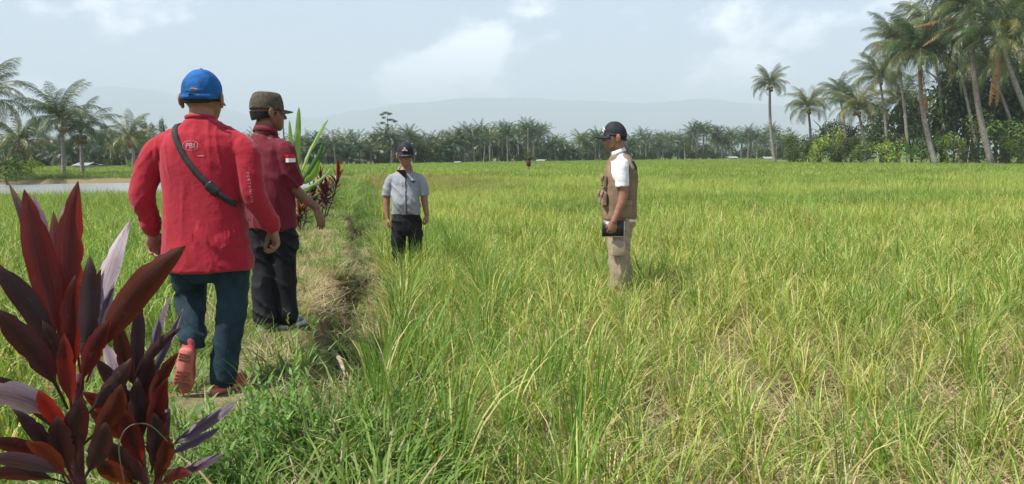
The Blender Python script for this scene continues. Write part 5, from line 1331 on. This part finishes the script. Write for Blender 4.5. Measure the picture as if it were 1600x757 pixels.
# ---- person 4: khaki vest, white shirt, black cap, seen from his left side
loc4 = V((G(968, 7.5), 7.5, -.25))
p4 = thing('person', 'man in khaki vest and black cap standing in profile with a dark notebook', 'person', tuple(loc4))
H4 = head_frame(V((-.040, .0, 1.565)), R(90) + R(6), R(-3), s=1.12)
dL = [(-.010, -.195, 1.425), (-.012, -.225, 1.31), (.005, -.245, 1.105), (-.085, -.255, .870)]
dR = [(-.010, .195, 1.425), (-.012, .225, 1.31), (.010, .235, 1.105), (-.060, .25, .870)]
body(p4, H4, [(dL, [.054, .050, .045, .030]), (dR, [.054, .050, .044, .030])], [([(.0, -.09, .88), (-.015, -.10, .50), (.0, -.10, .09)], lr), ([(.0, .09, .88), (.02, .10, .50), (.04, .10, .09)], lr)],
     dict(st=[(.78, .0, 0, .10, .15), (.95, 0, 0, .11, .16), (1.15, 0, 0, .11, .16), (1.35, 0, 0, .11, .19), (1.46, 0, 0, .09, .12), (1.54, 0, 0, .06, .06)]), 'skin',
     [((V(dL[3]), V((-.22, -.02, -1)), V((-1, -.15, .2)), V((.1, 1, 0))), dict(s=1.10, curl=(30, 62, 50), fan=.03, thumb=.35)), ((V(dR[3]), V((-.1, .02, -1)), V((-1, 0, 0)), V((0, -1, 0))), dict(s=1.0))])
def b4w(bm):
    torso(bm, [(.850, .055, 0, .125, .170), (.90, .03, 0, .13, .175), (1.1, .0, 0, .135, .18), (1.3, .0, 0, .128, .195), (1.42, .0, 0, .108, .17), (1.49, -.005, 0, .085, .10), (1.53, -.01, 0, .070, .070)], e=2.3)
    for a in (dL, dR):
        sy = -1 if a is dL else 1
        limb(bm, [(0, sy * .14, 1.39), V(a[0]) + V((0, sy * .012, -.025)), a[1], V(a[1]).lerp(V(a[2]), .40), V(a[1]).lerp(V(a[2]), .55)], [.074, .074, .070, .068, .070], round_ends=False)
def f4(c): return .008 * (ridged(V((c.x * 6 + 2, c.y * 3, c.z * 9 + c.x * 7))) - .5) + .003 * noise.noise(c * 22)
wh4, wh4m = garment(p4, 'shirt', b4w, 'white_shirt', f4, voxel=.008)
collar(wh4, head_frame(V((-.020, 0, 1.515)), R(90), R(-12)), 'white_shirt', r=(.068, .070), h=.036, open_f=40)
def b4(bm):
    torso(bm, [(.870, .000, 0, .168, .186), (.92, .002, 0, .172, .190), (1.05, .002, 0, .172, .192), (1.20, .006, 0, .172, .196), (1.30, .012, 0, .165, .198), (1.38, .015, 0, .148, .192), (1.44, .012, 0, .125, .165), (1.485, .006, 0, .105, .125), (1.515, .0, 0, .085, .082)], e=2.5)
def f4v(c): return .008 * (ridged(V((c.x * 7 + 2, c.y * 5, c.z * 5 + c.x * 4))) - .5) * sm(1.45, 1.3, c.z) + .003 * noise.noise(c * 18)
# armholes: pull the vest in around the sleeve
def f4v2(c):
    v = f4v(c)
    for sy in (-1, 1):
        d_ = math.hypot((c.x + .012) / .098, (c.z - 1.360) / .135)
        if c.y * sy > .08 and d_ < 1.25: v -= .045 * (1 - sm(.75, 1.2, d_))
    return v
ve4, ve4m = garment(p4, 'vest', b4, 'khaki', f4v2, voxel=.008)
bv4 = bvh_of(ve4m)
def armhole(sy):
    P = []
    for i in range(33):
        a = 2 * math.pi * i / 32
        o_ = V((-.012 + .098 * math.cos(a), sy * .6, 1.355 + .125 * math.sin(a)))
        h = bv4.ray_cast(o_, V((0, -sy, 0)), 1.0); P.append((h[0] if h[0] is not None else o_ + V((0, -sy * .42, 0))) + V((0, sy * .003, 0)))
    v_, f_ = tube_arrays(P, [.006] * len(P), 6, cap=False); return obj('piping', raw_mesh('piping', v_, f_), 'khaki_light', ve4)
armhole(-1); armhole(1)
def pocket(c, xd, w_, h_, d_, dirv, flap=True):
    """a bellows pocket standing proud of the vest"""
    c, xd, dirv = V(c), V(xd).normalized(), V(dirv).normalized()
    h = bv4.ray_cast(c - dirv * .5, dirv, 1.2); base = h[0] if h[0] is not None else c
    bm = bmesh.new(); bmesh.ops.create_cube(bm, size=1.0); bmesh.ops.subdivide_edges(bm, edges=bm.edges, cuts=3, use_grid_fill=True)
    for v in bm.verts:
        q = v.co; k = 1 - .22 * (q.z + .5)
        v.co = base + xd * q.x * w_ * (1 + .05 * math.sin(q.z * 9)) + V((0, 0, 1)) * q.z * h_ - dirv * ((q.y + .35) * d_ * k + .004 * noise.noise(V((q.x * 3, q.y, q.z * 3 + c.z))))
    po = obj('pocket', bm, 'khaki_light', ve4); bv_ = po.modifiers.new('b', 'BEVEL'); bv_.width = .006; bv_.segments = 2
    if flap:
        bm = bmesh.new(); bmesh.ops.create_cube(bm, size=1.0); bmesh.ops.subdivide_edges(bm, edges=bm.edges, cuts=2, use_grid_fill=True)
        for v in bm.verts:
            q = v.co; v.co = base + xd * q.x * w_ * 1.06 + V((0, 0, h_ * .42 + q.z * h_ * .34)) - dirv * (d_ * .75 + q.y * .012 + (.5 - q.z) * .014)
        fo = obj('flap', bm, 'khaki_light', po); bv_ = fo.modifiers.new('b', 'BEVEL'); bv_.width = .004; bv_.segments = 2
pocket((-.13, -.10, 1.245), (0, 1, 0), .085, .12, .035, (1, .15, 0))
pocket((-.13, -.10, 1.08), (0, 1, 0), .12, .13, .045, (1, .15, 0))
pocket((-.13, .10, 1.245), (0, 1, 0), .085, .12, .035, (1, -.15, 0))
pocket((-.13, .10, 1.08), (0, 1, 0), .12, .13, .045, (1, -.15, 0))
pocket((.03, -.2, .98), (1, 0, 0), .13, .15, .02, (-.0, 1, 0))
for k in range(4):
    bm = bmesh.new(); ball(bm, (-.185, -.135, 1.21 + .022 * k), (.008, .008, .007), sub=2); obj('cartridge_loop', bm, 'black_cloth', ve4)
decal('patch', grid_patch((.5, -.03, 1.40), (0, 1, 0), (0, 0, 1), .22, .085, 16, 8), bv4, None, V((-1, 0, 0)), ve4, 'black_cloth', off=.004)
decal('print', place(text_mesh('BPBD', .05), frame((.5, -.03, 1.40), (0, 1, 0), (0, 0, 1))), bv4, None, V((-1, 0, 0)), ve4, 'white_print', off=.007)
decal('yoke_seam', grid_patch((.5, 0, 1.335), (0, 1, 0), (0, 0, 1), .34, .006, 24, 1), bv4, None, V((-1, 0, 0)), ve4, 'khaki_light', off=.004)
def bp4(bm):
    torso(bm, [(.68, .0, 0, .09, .10), (.78, .005, 0, .140, .165), (.90, .01, 0, .138, .172), (.98, .01, 0, .13, .165)], e=2.3)
    limb(bm, [(-.005, -.09, .84), (-.020, -.095, .66), (-.020, -.10, .50), (-.012, -.10, .30), (-.005, -.10, .07)], [(.115, .100), (.112, .098), (.100, .090), (.092, .086), (.088, .084)])
    limb(bm, [(.015, .09, .84), (.030, .095, .66), (.040, .10, .50), (.055, .10, .30), (.06, .10, .07)], [(.115, .100), (.108, .098), (.094, .090), (.088, .086), (.085, .084)])
garment(p4, 'trousers', bp4, 'trouser_khaki', fp(.022, 33), voxel=.008)
bm = bmesh.new(); bmesh.ops.create_cube(bm, size=1.0)
for v in bm.verts: q = v.co; v.co = V((-.030, -.205, .60)) + V((q.x * .13, q.y * .022 - .008 * (1 - abs(q.x)), q.z * .15))
po = obj('trouser_pocket', bm, 'trouser_khaki', p4); bv_ = po.modifiers.new('b', 'BEVEL'); bv_.width = .008; bv_.segments = 2
for s in (-1, 1): shoe(p4, (.09, s * .10, .004), (-.18, s * .11, .004), (0, 0, 1), (.03 if s > 0 else 0, s * .10, .09), 'black_plastic', 'black_plastic')
hair_mesh(p4, H4, .062, r=(.0775, .0965, .103)); eyes(p4, H4)
cp = cap_mesh(p4, H4, 'black_cap', cz=.113, r=(.0825, .1050, .128), brim_len=.078, seed=11, tilt=R(8))
bm = bmesh.new()
for (x_, z_, a_) in ((-.015, .176, 40), (.012, .182, -40), (0, .160, 0)):
    limb(bm, [H4 @ V((x_ - .014, .106 - (z_ - .15) * .45, z_ - .006)), H4 @ V((x_ + .004, .110 - (z_ - .15) * .45, z_ + .008)), H4 @ V((x_ + .016, .106 - (z_ - .15) * .45, z_ - .004))], [.004, .005, .004], n=8)
obj('emblem', bm, 'white_plain', cp)
bm = bmesh.new(); limb(bm, [H4 @ V((.066, .052, .118)), H4 @ V((.077, .030, .120)), H4 @ V((.0825, .010, .120))], [(.003, .004)] * 3, n=8); obj('piping', bm, 'flag_red', cp)
# notebook held at the thigh: a thing of its own
bm = bmesh.new(); bmesh.ops.create_cube(bm, size=1.0)
for v in bm.verts: q = v.co; v.co = V((q.x * .215, q.y * .014, q.z * .155))
bmesh.ops.bevel(bm, geom=bm.edges[:], offset=.004, segments=2, affect='EDGES')
nb = thing('notebook', 'dark notebook held against the thigh by the man in the khaki vest', 'notebook', tuple(loc4 + V((-.088, -.232, .795))), R(2))
obj('cover', bm, 'black_plastic', nb)
bm = bmesh.new(); bmesh.ops.create_cube(bm, size=1.0)
for v in bm.verts: q = v.co; v.co = V((q.x * .207 + .006, q.y * .009, q.z * .150 - .0045))
obj('pages', bm, 'white_plain', nb)


# ------------------------------------------------------------------ rice, grass and litter (uncountable: stuff)
SRC = bpy.data.collections.new('plant_sources')       # not linked to the scene: only read by the scatter
def blade(A, rnd, base, az, Lb, lean, curl, w, tone, segs=4, droop=0.0):
    d = Vector((math.cos(az), math.sin(az), 0)); s = Vector((-d.y, d.x, 0))
    s = (s * math.cos(0.6) + d * math.sin(rnd.uniform(-.6, .6))).normalized()
    p = Vector(base); ang = math.pi / 2 - lean; o = len(A.v)
    for k in range(segs + 1):
        t_ = k / segs
        ww = w * (0.75 + 0.5 * t_) * (1 - t_ ** 2.2) + 0.0004
        if k == segs: A.v.append(tuple(p)); A.t.append(tone)
        else:
            A.v += [tuple(p - s * ww), tuple(p + s * ww)]; A.t += [tone, tone]
        if k < segs:
            ang -= (curl * (0.3 + 1.6 * t_) + droop * t_ * t_) / segs
            p = p + (d * math.cos(ang) + UP * math.sin(ang)) * Lb / segs
    for k in range(segs - 1): A.f.append((o + 2 * k, o + 2 * k + 1, o + 2 * k + 3, o + 2 * k + 2))
    A.f.append((o + 2 * segs - 2, o + 2 * segs - 1, o + 2 * segs))
YG = [(0.24, 0.34, 0.06), (0.33, 0.39, 0.08), (0.17, 0.28, 0.05), (0.40, 0.42, 0.12)]
GN = [(0.15, 0.26, 0.045), (0.10, 0.20, 0.035), (0.20, 0.30, 0.05)]
ST = [(0.42, 0.35, 0.20), (0.36, 0.28, 0.15), (0.50, 0.43, 0.27)]
def clump(A, rnd, cx, cy, nb, H, tones, spread=0.05, straw=0.25, pan=0.15, w=0.0045, segs=4, wide=1.0):
    for i in range(nb):
        az = rnd.uniform(0, 6.28); r = spread * rnd.random()
        b = (cx + r * math.cos(az), cy + r * math.sin(az), -0.02)
        az2 = az + rnd.uniform(-.7, .7)
        if rnd.random() < straw:
            blade(A, rnd, b, az2, H * rnd.uniform(0.35, 0.8), rnd.uniform(0.2, 1.25) * wide, rnd.uniform(0, 1.6), w * 0.75, rnd.choice(ST), segs)
        else:
            blade(A, rnd, b, az2, H * rnd.uniform(0.65, 1.12), rnd.uniform(0.03, 0.42) * wide, rnd.uniform(0.1, 1.3), w * rnd.uniform(0.7, 1.2), rnd.choice(tones), segs)
        if rnd.random() < pan:      # drooping seed head
            blade(A, rnd, b, az2 + 1, H * rnd.uniform(0.85, 1.1), rnd.uniform(0.02, 0.25), rnd.uniform(0.6, 1.2), w * 1.0, rnd.choice([(0.50, 0.47, 0.17), (0.56, 0.50, 0.22), (0.42, 0.43, 0.13)]), segs, droop=2.4)
def source(coll, name, A, m):
    o = bpy.data.objects.new(name, ensure_m(A.mesh(name), m)); coll.objects.link(o)
def ensure_m(me, m): me.materials.append(MATS[m]); return me
def newcoll(name): return bpy.data.collections.new(name)
c_near, c_tall, c_mid, c_far, c_grass, c_lit, c_weed, c_left = [newcoll(n) for n in ('rice_near', 'rice_tall', 'rice_mid', 'rice_far', 'grass_tufts', 'straw_litter_pieces', 'weed_pieces', 'rice_left')]
for i in range(7):
    rnd = random.Random(400 + i); A = Acc(); clump(A, rnd, 0, 0, 22, 0.54, (YG + [GN[2]]) if i % 2 else GN + YG[:2], 0.06, 0.17, 0.42, 0.0042, 5); source(c_near, 'rice_clump_%d' % i, A, 'rice')
for i in range(5):
    rnd = random.Random(420 + i); A = Acc(); clump(A, rnd, 0, 0, 30, 0.86, GN + [YG[2]], 0.06, 0.07, 0.05, 0.0052, 6, 0.7); source(c_tall, 'rice_clump_tall_%d' % i, A, 'rice')
for i in range(5):
    rnd = random.Random(440 + i); A = Acc()
    for gx in range(4):
        for gy in range(4):
            clump(A, rnd, (gx - 1.5) * 0.25 + rnd.uniform(-.07, .07), (gy - 1.5) * 0.25 + rnd.uniform(-.07, .07), 11, 0.58 * rnd.uniform(0.85, 1.1), YG + [GN[2]], 0.07, 0.16, 0.22, 0.0062, 3)
    source(c_mid, 'rice_patch_%d' % i, A, 'rice')
for i in range(3):
    rnd = random.Random(445 + i); A = Acc()
    for gx in range(4):
        for gy in range(4):
            clump(A, rnd, (gx - 1.5) * 0.25 + rnd.uniform(-.07, .07), (gy - 1.5) * 0.25 + rnd.uniform(-.07, .07), 12, 0.60 * rnd.uniform(0.9, 1.1), GN + [YG[2], YG[0]], 0.07, 0.05, 0.2, 0.0066, 3)
    source(c_left, 'rice_green_patch_%d' % i, A, 'rice')
for i in range(3):
    rnd = random.Random(460 + i); A = Acc()
    for k in range(150):
        clump(A, rnd, rnd.uniform(-1.5, 1.5), rnd.uniform(-1.5, 1.5), 5, 0.58 * rnd.uniform(0.85, 1.12), YG[:3] + GN, 0.1, 0.05, 0.3, 0.022, 2)
    source(c_far, 'rice_far_patch_%d' % i, A, 'rice')
for i in range(5):
    rnd = random.Random(480 + i); A = Acc()
    for k in range(34):
        a = rnd.uniform(0, 6.28); r = 0.11 * math.sqrt(rnd.random())
        tn = rnd.choice([(0.12, 0.22, 0.035), (0.16, 0.27, 0.05), (0.09, 0.16, 0.03), (0.20, 0.28, 0.07)]) if rnd.random() < 0.8 else rnd.choice(ST)
        blade(A, rnd, (r * math.cos(a), r * math.sin(a), -0.01), a + rnd.uniform(-1, 1), rnd.uniform(0.08, 0.24), rnd.uniform(0.1, 1.0), rnd.uniform(0.3, 1.6), 0.0034, tn, 3)
    source(c_grass, 'grass_tuft_%d' % i, A, 'grass')
for i in range(4):
    rnd = random.Random(500 + i); A = Acc()
    for k in range(26):
        a = rnd.uniform(0, 6.28)
        blade(A, rnd, (rnd.uniform(-.2, .2), rnd.uniform(-.2, .2), rnd.uniform(0.005, .05)), a, rnd.uniform(0.1, 0.38), rnd.uniform(1.1, 1.65), rnd.uniform(-.3, .5), 0.0035, rnd.choice(ST), 3)
    source(c_lit, 'straw_%d' % i, A, 'grass')
for i in range(3):
    rnd = random.Random(520 + i); A = Acc()
    for k in range(7):
        a = rnd.uniform(0, 6.28); h = rnd.uniform(0.15, 0.4); bx, by = rnd.uniform(-.06, .06), rnd.uniform(-.06, .06)
        lx, ly = rnd.uniform(-.1, .1), rnd.uniform(-.1, .1)
        for j in range(14):
            t_ = (j + 1) / 14; aa = j * 2.4
            blade(A, rnd, (bx + lx * t_, by + ly * t_, h * t_), aa, 0.07 * (1.2 - t_ * 0.6), 0.6 + 0.5 * (1 - t_), 0.5, 0.0075, rnd.choice([(0.12, 0.22, 0.045), (0.16, 0.27, 0.06), (0.20, 0.29, 0.08)]), 3)
        blade(A, rnd, (bx, by, 0), math.atan2(ly, lx), h, math.atan2(math.hypot(lx, ly), h), 0, 0.003, (0.12, 0.16, 0.06), 3)
    source(c_weed, 'weed_%d' % i, A, 'grass')

def scatter(name, coll, pts, label=None, cat=None):
    """pts: (x, y, z, yaw, tiltx, tilty, scale, index)"""
    me = bpy.data.meshes.new(name)
    a = np.array(pts, dtype=np.float32)
    me.vertices.add(len(a)); me.vertices.foreach_set('co', a[:, :3].ravel())
    at = me.attributes.new('rot', 'FLOAT_VECTOR', 'POINT'); at.data.foreach_set('vector', np.ascontiguousarray(a[:, [4, 5, 3]]).ravel())
    at = me.attributes.new('scl', 'FLOAT', 'POINT'); at.data.foreach_set('value', np.ascontiguousarray(a[:, 6]))
    at = me.attributes.new('idx', 'INT', 'POINT'); at.data.foreach_set('value', a[:, 7].astype(np.int32))
    o = bpy.data.objects.new(name, me); COL.objects.link(o)
    g = bpy.data.node_groups.new(name, 'GeometryNodeTree')
    g.interface.new_socket('Geometry', in_out='INPUT', socket_type='NodeSocketGeometry')
    g.interface.new_socket('Geometry', in_out='OUTPUT', socket_type='NodeSocketGeometry')
    gi = g.nodes.new('NodeGroupInput'); go = g.nodes.new('NodeGroupOutput')
    ip = g.nodes.new('GeometryNodeInstanceOnPoints'); ci = g.nodes.new('GeometryNodeCollectionInfo')
    ci.inputs['Collection'].default_value = coll; ci.inputs['Separate Children'].default_value = True; ci.inputs['Reset Children'].default_value = True
    ip.inputs['Pick Instance'].default_value = True
    def na(n_, ty):
        q_ = g.nodes.new('GeometryNodeInputNamedAttribute'); q_.data_type = ty; q_.inputs['Name'].default_value = n_; return q_.outputs['Attribute']
    g.links.new(gi.outputs[0], ip.inputs['Points']); g.links.new(ci.outputs[0], ip.inputs['Instance'])
    g.links.new(na('idx', 'INT'), ip.inputs['Instance Index'])
    e2r = g.nodes.new('FunctionNodeEulerToRotation'); g.links.new(na('rot', 'FLOAT_VECTOR'), e2r.inputs[0]); g.links.new(e2r.outputs[0], ip.inputs['Rotation'])
    g.links.new(na('scl', 'FLOAT'), ip.inputs['Scale'])
    g.links.new(ip.outputs[0], go.inputs[0])
    md = o.modifiers.new('scatter', 'NODES'); md.node_group = g
    tag(o, label, cat, kind='stuff')
    return o
rnd = random.Random(99)
FEET = [(-1.55, 3.96), (-1.73, 3.7), (-1.72, 5.2), (-1.40, 5.7), (-1.27, 5.45), (-1.13, 5.15), (-1.08, 4.95), (-1.2, 5.2), (-1.75, 5.44), (1.05, 7.5), (-1.29, 9.1)]
def infov(x, y, m=1.5): return -0.70 * y - m < x < 0.72 * y + m
def clear_of(x, y, r=0.22): return all((x - a) ** 2 + (y - b) ** 2 > r * r for a, b in FEET)
EV = lambda s: (rnd.uniform(-s, s), rnd.uniform(-s, s))
def T(x, y, z, s, n, tilt=0.08): 
    a, b = EV(tilt); return (x, y, z, rnd.uniform(0, 6.28), a, b, s, rnd.randrange(n))
near, tall, mid, left, far, grs, lit, weed = [], [], [], [], [], [], [], []
Y1 = 12.0
# near field, plant by plant
y = 1.6
while y < Y1:
    x = xc(y) + 0.86
    while x < 0.72 * y + 1.6:
        xx, yy = x + rnd.uniform(-.09, .09), y + rnd.uniform(-.09, .09)
        n_ = noise.noise(Vector((xx * 0.8, yy * 0.8, 4)))
        thin = 0.95 + 0.25 * n_
        if yy < 5.2: thin *= 0.9
        s = xx - xc(yy)
        if rnd.random() < thin and clear_of(xx, yy, 0.2) and not (xx * xx + yy * yy < 3.2):
            sc0 = rnd.uniform(0.75, 1.12) * (1 + 0.15 * n_) * (0.88 if yy < 6 else 1)
            near.append(T(xx, yy, gz(xx, yy), sc0, 7, 0.14))
        x += 0.205
    y += 0.205
# taller greener plants beside the ditch and here and there
for k in range(75):
    yy = rnd.uniform(2.6, 12) ; s = rnd.uniform(1.0, 1.9) + rnd.gauss(0, 0.1); xx = xc(yy) + s
    if clear_of(xx, yy, 0.35): tall.append(T(xx, yy, gz(xx, yy), rnd.uniform(0.55, 0.9), 5, 0.1))
for (px_, py_, s0) in [(585, 690, .95), (610, 640, .95), (640, 700, 1.0), (700, 740, 1.0), (690, 690, .9), (600, 757, .9), (655, 757, 1.0), (570, 560, .9), (600, 520, .9), (630, 560, .8), (1040, 520, .7), (1330, 560, .7)]:
    pass
for (xx, yy, s0) in [(-0.62, 3.5, .95), (-0.50, 3.2, .9), (-0.38, 3.35, 1.0), (-0.30, 3.0, .95), (-0.72, 3.9, .9), (-0.80, 4.4, .95), (-0.66, 4.7, .9), (-0.85, 5.2, .95), (-0.95, 5.9, .9), (-0.55, 4.15, .85), (-0.28, 3.6, .8), (-1.02, 6.6, .9)]:
    for q_ in range(1): tall.append(T(xx + rnd.uniform(-.06, .06), yy + rnd.uniform(-.08, .08), gz(xx, yy), s0 * rnd.uniform(0.85, 1.0), 5, 0.06))
for k in range(160):
    yy = rnd.uniform(3.2, 16); xx = rnd.uniform(xc(yy) + 1.2, 0.72 * yy + 1)
    if noise.noise(Vector((xx * 0.5, yy * 0.5, 14))) > 0.0 and clear_of(xx, yy, 0.5): tall.append(T(xx, yy, gz(xx, yy), rnd.uniform(0.55, 0.75), 5, 0.1))
# middle distance, one square metre at a time
y = Y1 + 0.3
while y < 42:
    x = -0.72 * y - 3
    step = 0.8 if y < 26 else 0.95
    while x < 0.74 * y + 3:
        xx, yy = x + rnd.uniform(-.12, .12), y + rnd.uniform(-.12, .12)
        s = xx - xc(yy)
        if s > 1.35:
            g_ = noise.noise(Vector((xx * 0.09 + 3, yy * 0.16, 8)))
            if yy < 22 and xx > -2: g_ += 0.18
            if g_ > 0.16: left.append((xx, yy, -0.25, rnd.choice((0, 1.571, 3.142, 4.712)) + rnd.uniform(-.2, .2), 0, 0, rnd.uniform(0.9, 1.05), rnd.randrange(3)))
            else: mid.append((xx, yy, -0.25, rnd.choice((0, 1.571, 3.142, 4.712)) + rnd.uniform(-.2, .2), 0, 0, rnd.uniform(0.85, 1.08), rnd.randrange(5)))
        x += step
    y += step
# left field
y = 2.0
while y < 44:
    x = min(-0.72 * y - 3, -4)
    step = 0.72 if y < 24 else 0.95
    while x < xc(y) - 1.35:
        xx, yy = x + rnd.uniform(-.12, .12), y + rnd.uniform(-.12, .12)
        wy = yy - 0.12 * (xx + 30)
        if wy < 24.5 or xx > -8: 
            left.append((xx, yy, gz(xx, yy), rnd.choice((0, 1.571, 3.142, 4.712)) + rnd.uniform(-.2, .2), 0, 0, rnd.uniform(0.9, 1.08), rnd.randrange(3)))
        x += step
    y += step
# far field
y = 43.0
while y < 200:
    x = -0.74 * y - 6
    while x < 0.76 * y + 8:
        xx, yy = x + rnd.uniform(-.3, .3), y + rnd.uniform(-.3, .3)
        pxx = 800 + xx / yy * F
        lim = min(far_d(pxx) - 4, 200) if pxx < 1215 else 200
        if pxx > 1200: lim = 104 - max(0, (pxx - 1212)) * 0.085
        ok = yy < lim
        wy = yy - 0.12 * (xx + 30)
        if xx < -9 and wy < 60: ok = False
        if ok: far.append((xx, yy, -0.25, rnd.uniform(0, 6.28), 0, 0, rnd.uniform(0.9, 1.1), rnd.randrange(3)))
        x += 2.3
    y += 2.3
# bund
for k in range(6500):
    yy = 1.5 + 17 * rnd.random() ** 1.6; s = rnd.uniform(-1.25, 0.9); xx = xc(yy) + s
    n_ = noise.noise(Vector((xx * 1.7, yy * 1.7, 5)))
    pth = math.exp(-((s + 0.05) / 0.32) ** 2) * (1 if yy > 3.0 else .5)
    pr = 0.75 - 0.5 * pth + 0.9 * n_
    if 0.1 < s < 0.5: pr *= 0.5
    if 0.12 < s < 0.75 and yy > 4.2: pr *= 0.30 if yy < 10 else 0.7
    if rnd.random() < pr and clear_of(xx, yy, .17) and not (-1.75 < xx < -1.3 and 3.35 < yy < 4.1): grs.append(T(xx, yy, gz(xx, yy), rnd.uniform(0.5, 1.15) * (1.6 if yy < 4.8 and s > 0.1 else 0.95), 5, 0.25))
for k in range(2400):
    yy = 18 + 24 * rnd.random(); s = rnd.uniform(-1.3, 1.3); xx = xc(yy) + s
    grs.append(T(xx, yy, gz(xx, yy), rnd.uniform(1.0, 2.2), 5, 0.25))
for k in range(2600):
    yy = 1.5 + 11 * rnd.random(); s = rnd.uniform(-0.7, 1.0); xx = xc(yy) + s
    if noise.noise(Vector((xx * 2, yy * 2, 25))) > -0.1 and clear_of(xx, yy, .36): lit.append(T(xx, yy, gz(xx, yy) + 0.005, rnd.uniform(0.4, 0.8), 4, 0.15))
for k in range(5000):
    yy = 2.4 + 12 * rnd.random(); xx = rnd.uniform(xc(yy) + 0.9, 0.72 * yy + 1)
    lit.append(T(xx, yy, gz(xx, yy) + 0.01, rnd.uniform(0.5, 1.1), 4, 0.3)) if clear_of(xx, yy, .3) else None
for (xx, yy) in [(-1.12, 3.05), (-1.2, 2.85), (-1.0, 2.8), (-1.02, 3.25), (-1.3, 2.6), (-1.08, 2.6), (-0.95, 3.0)]:
    for q_ in range(2): weed.append(T(xx + rnd.uniform(-.06, .06), yy + rnd.uniform(-.06, .06), gz(xx, yy), rnd.uniform(0.7, 1.1), 3, 0.1))
for k in range(60):
    yy = rnd.uniform(3, 16); s = rnd.choice((rnd.uniform(0.2, 0.6), rnd.uniform(-1.2, -0.6))); xx = xc(yy) + s
    weed.append(T(xx, yy, gz(xx, yy), rnd.uniform(0.5, 0.9), 3, 0.15)) if clear_of(xx, yy, .3) else None
# far bank behind the pond: rough grass
for k in range(5200):
    xx = rnd.uniform(-70, -9); yy = 53.6 + 0.12 * (xx + 30) + 26 * rnd.random() ** 1.4
    if abs(yy - 0.12 * (xx + 30) - 54.5) < 1.4 and rnd.random() < 0.6: continue
    grs.append(T(xx, yy, gz(xx, yy), rnd.uniform(2.0, 3.6), 5, 0.2))
scatter('rice_plants', c_near, near, 'thin yellow green rice with pale straw nearest the camera', 'rice')
scatter('tall_rice_plants', c_tall, tall, 'tall fresh green rice growing beside the bund', 'rice')
scatter('rice_field', c_mid, mid, 'yellow green rice in the middle distance', 'rice')
scatter('green_rice_field', c_left, left, 'fresh green rice left of the bund and in green drifts', 'rice')
scatter('far_rice_field', c_far, far, 'ripening rice stretching to the distant grove', 'rice')
scatter('bund_grass', c_grass, grs, 'short grass on the bund and pond banks', 'grass')
scatter('straw_litter', c_lit, lit, 'dry straw lying between the rice plants', 'straw')
scatter('weeds', c_weed, weed, 'leafy weeds on the bund', 'weeds')


# ------------------------------------------------------------------ haze
def haze_box():
    bm = bmesh.new(); bmesh.ops.create_cube(bm, size=1.0)
    me = bpy.data.meshes.new('haze'); bm.to_mesh(me); bm.free()
    o = bpy.data.objects.new('haze', me); COL.objects.link(o)
    o.scale = (40000, 30000, 660 + 4.5); o.location = (0, 14000, (660 - 4.5) / 2)
    m = bpy.data.materials.new('haze'); m.use_nodes = True; t = m.node_tree; t.nodes.clear()
    v = N(t, 'ShaderNodeVolumePrincipled', Density=HAZE_D, Anisotropy=0.0); v.inputs['Color'].default_value = (0.63, 0.69, 0.80, 1)
    oo = N(t, 'ShaderNodeOutputMaterial'); L(t, v.outputs[0], oo.inputs['Volume'])
    me.materials.append(m)
    tag(o, kind='stuff', label='thin pale blue haze over the whole plain', cat='haze')
HAZE_D = 0.00036
haze_box()
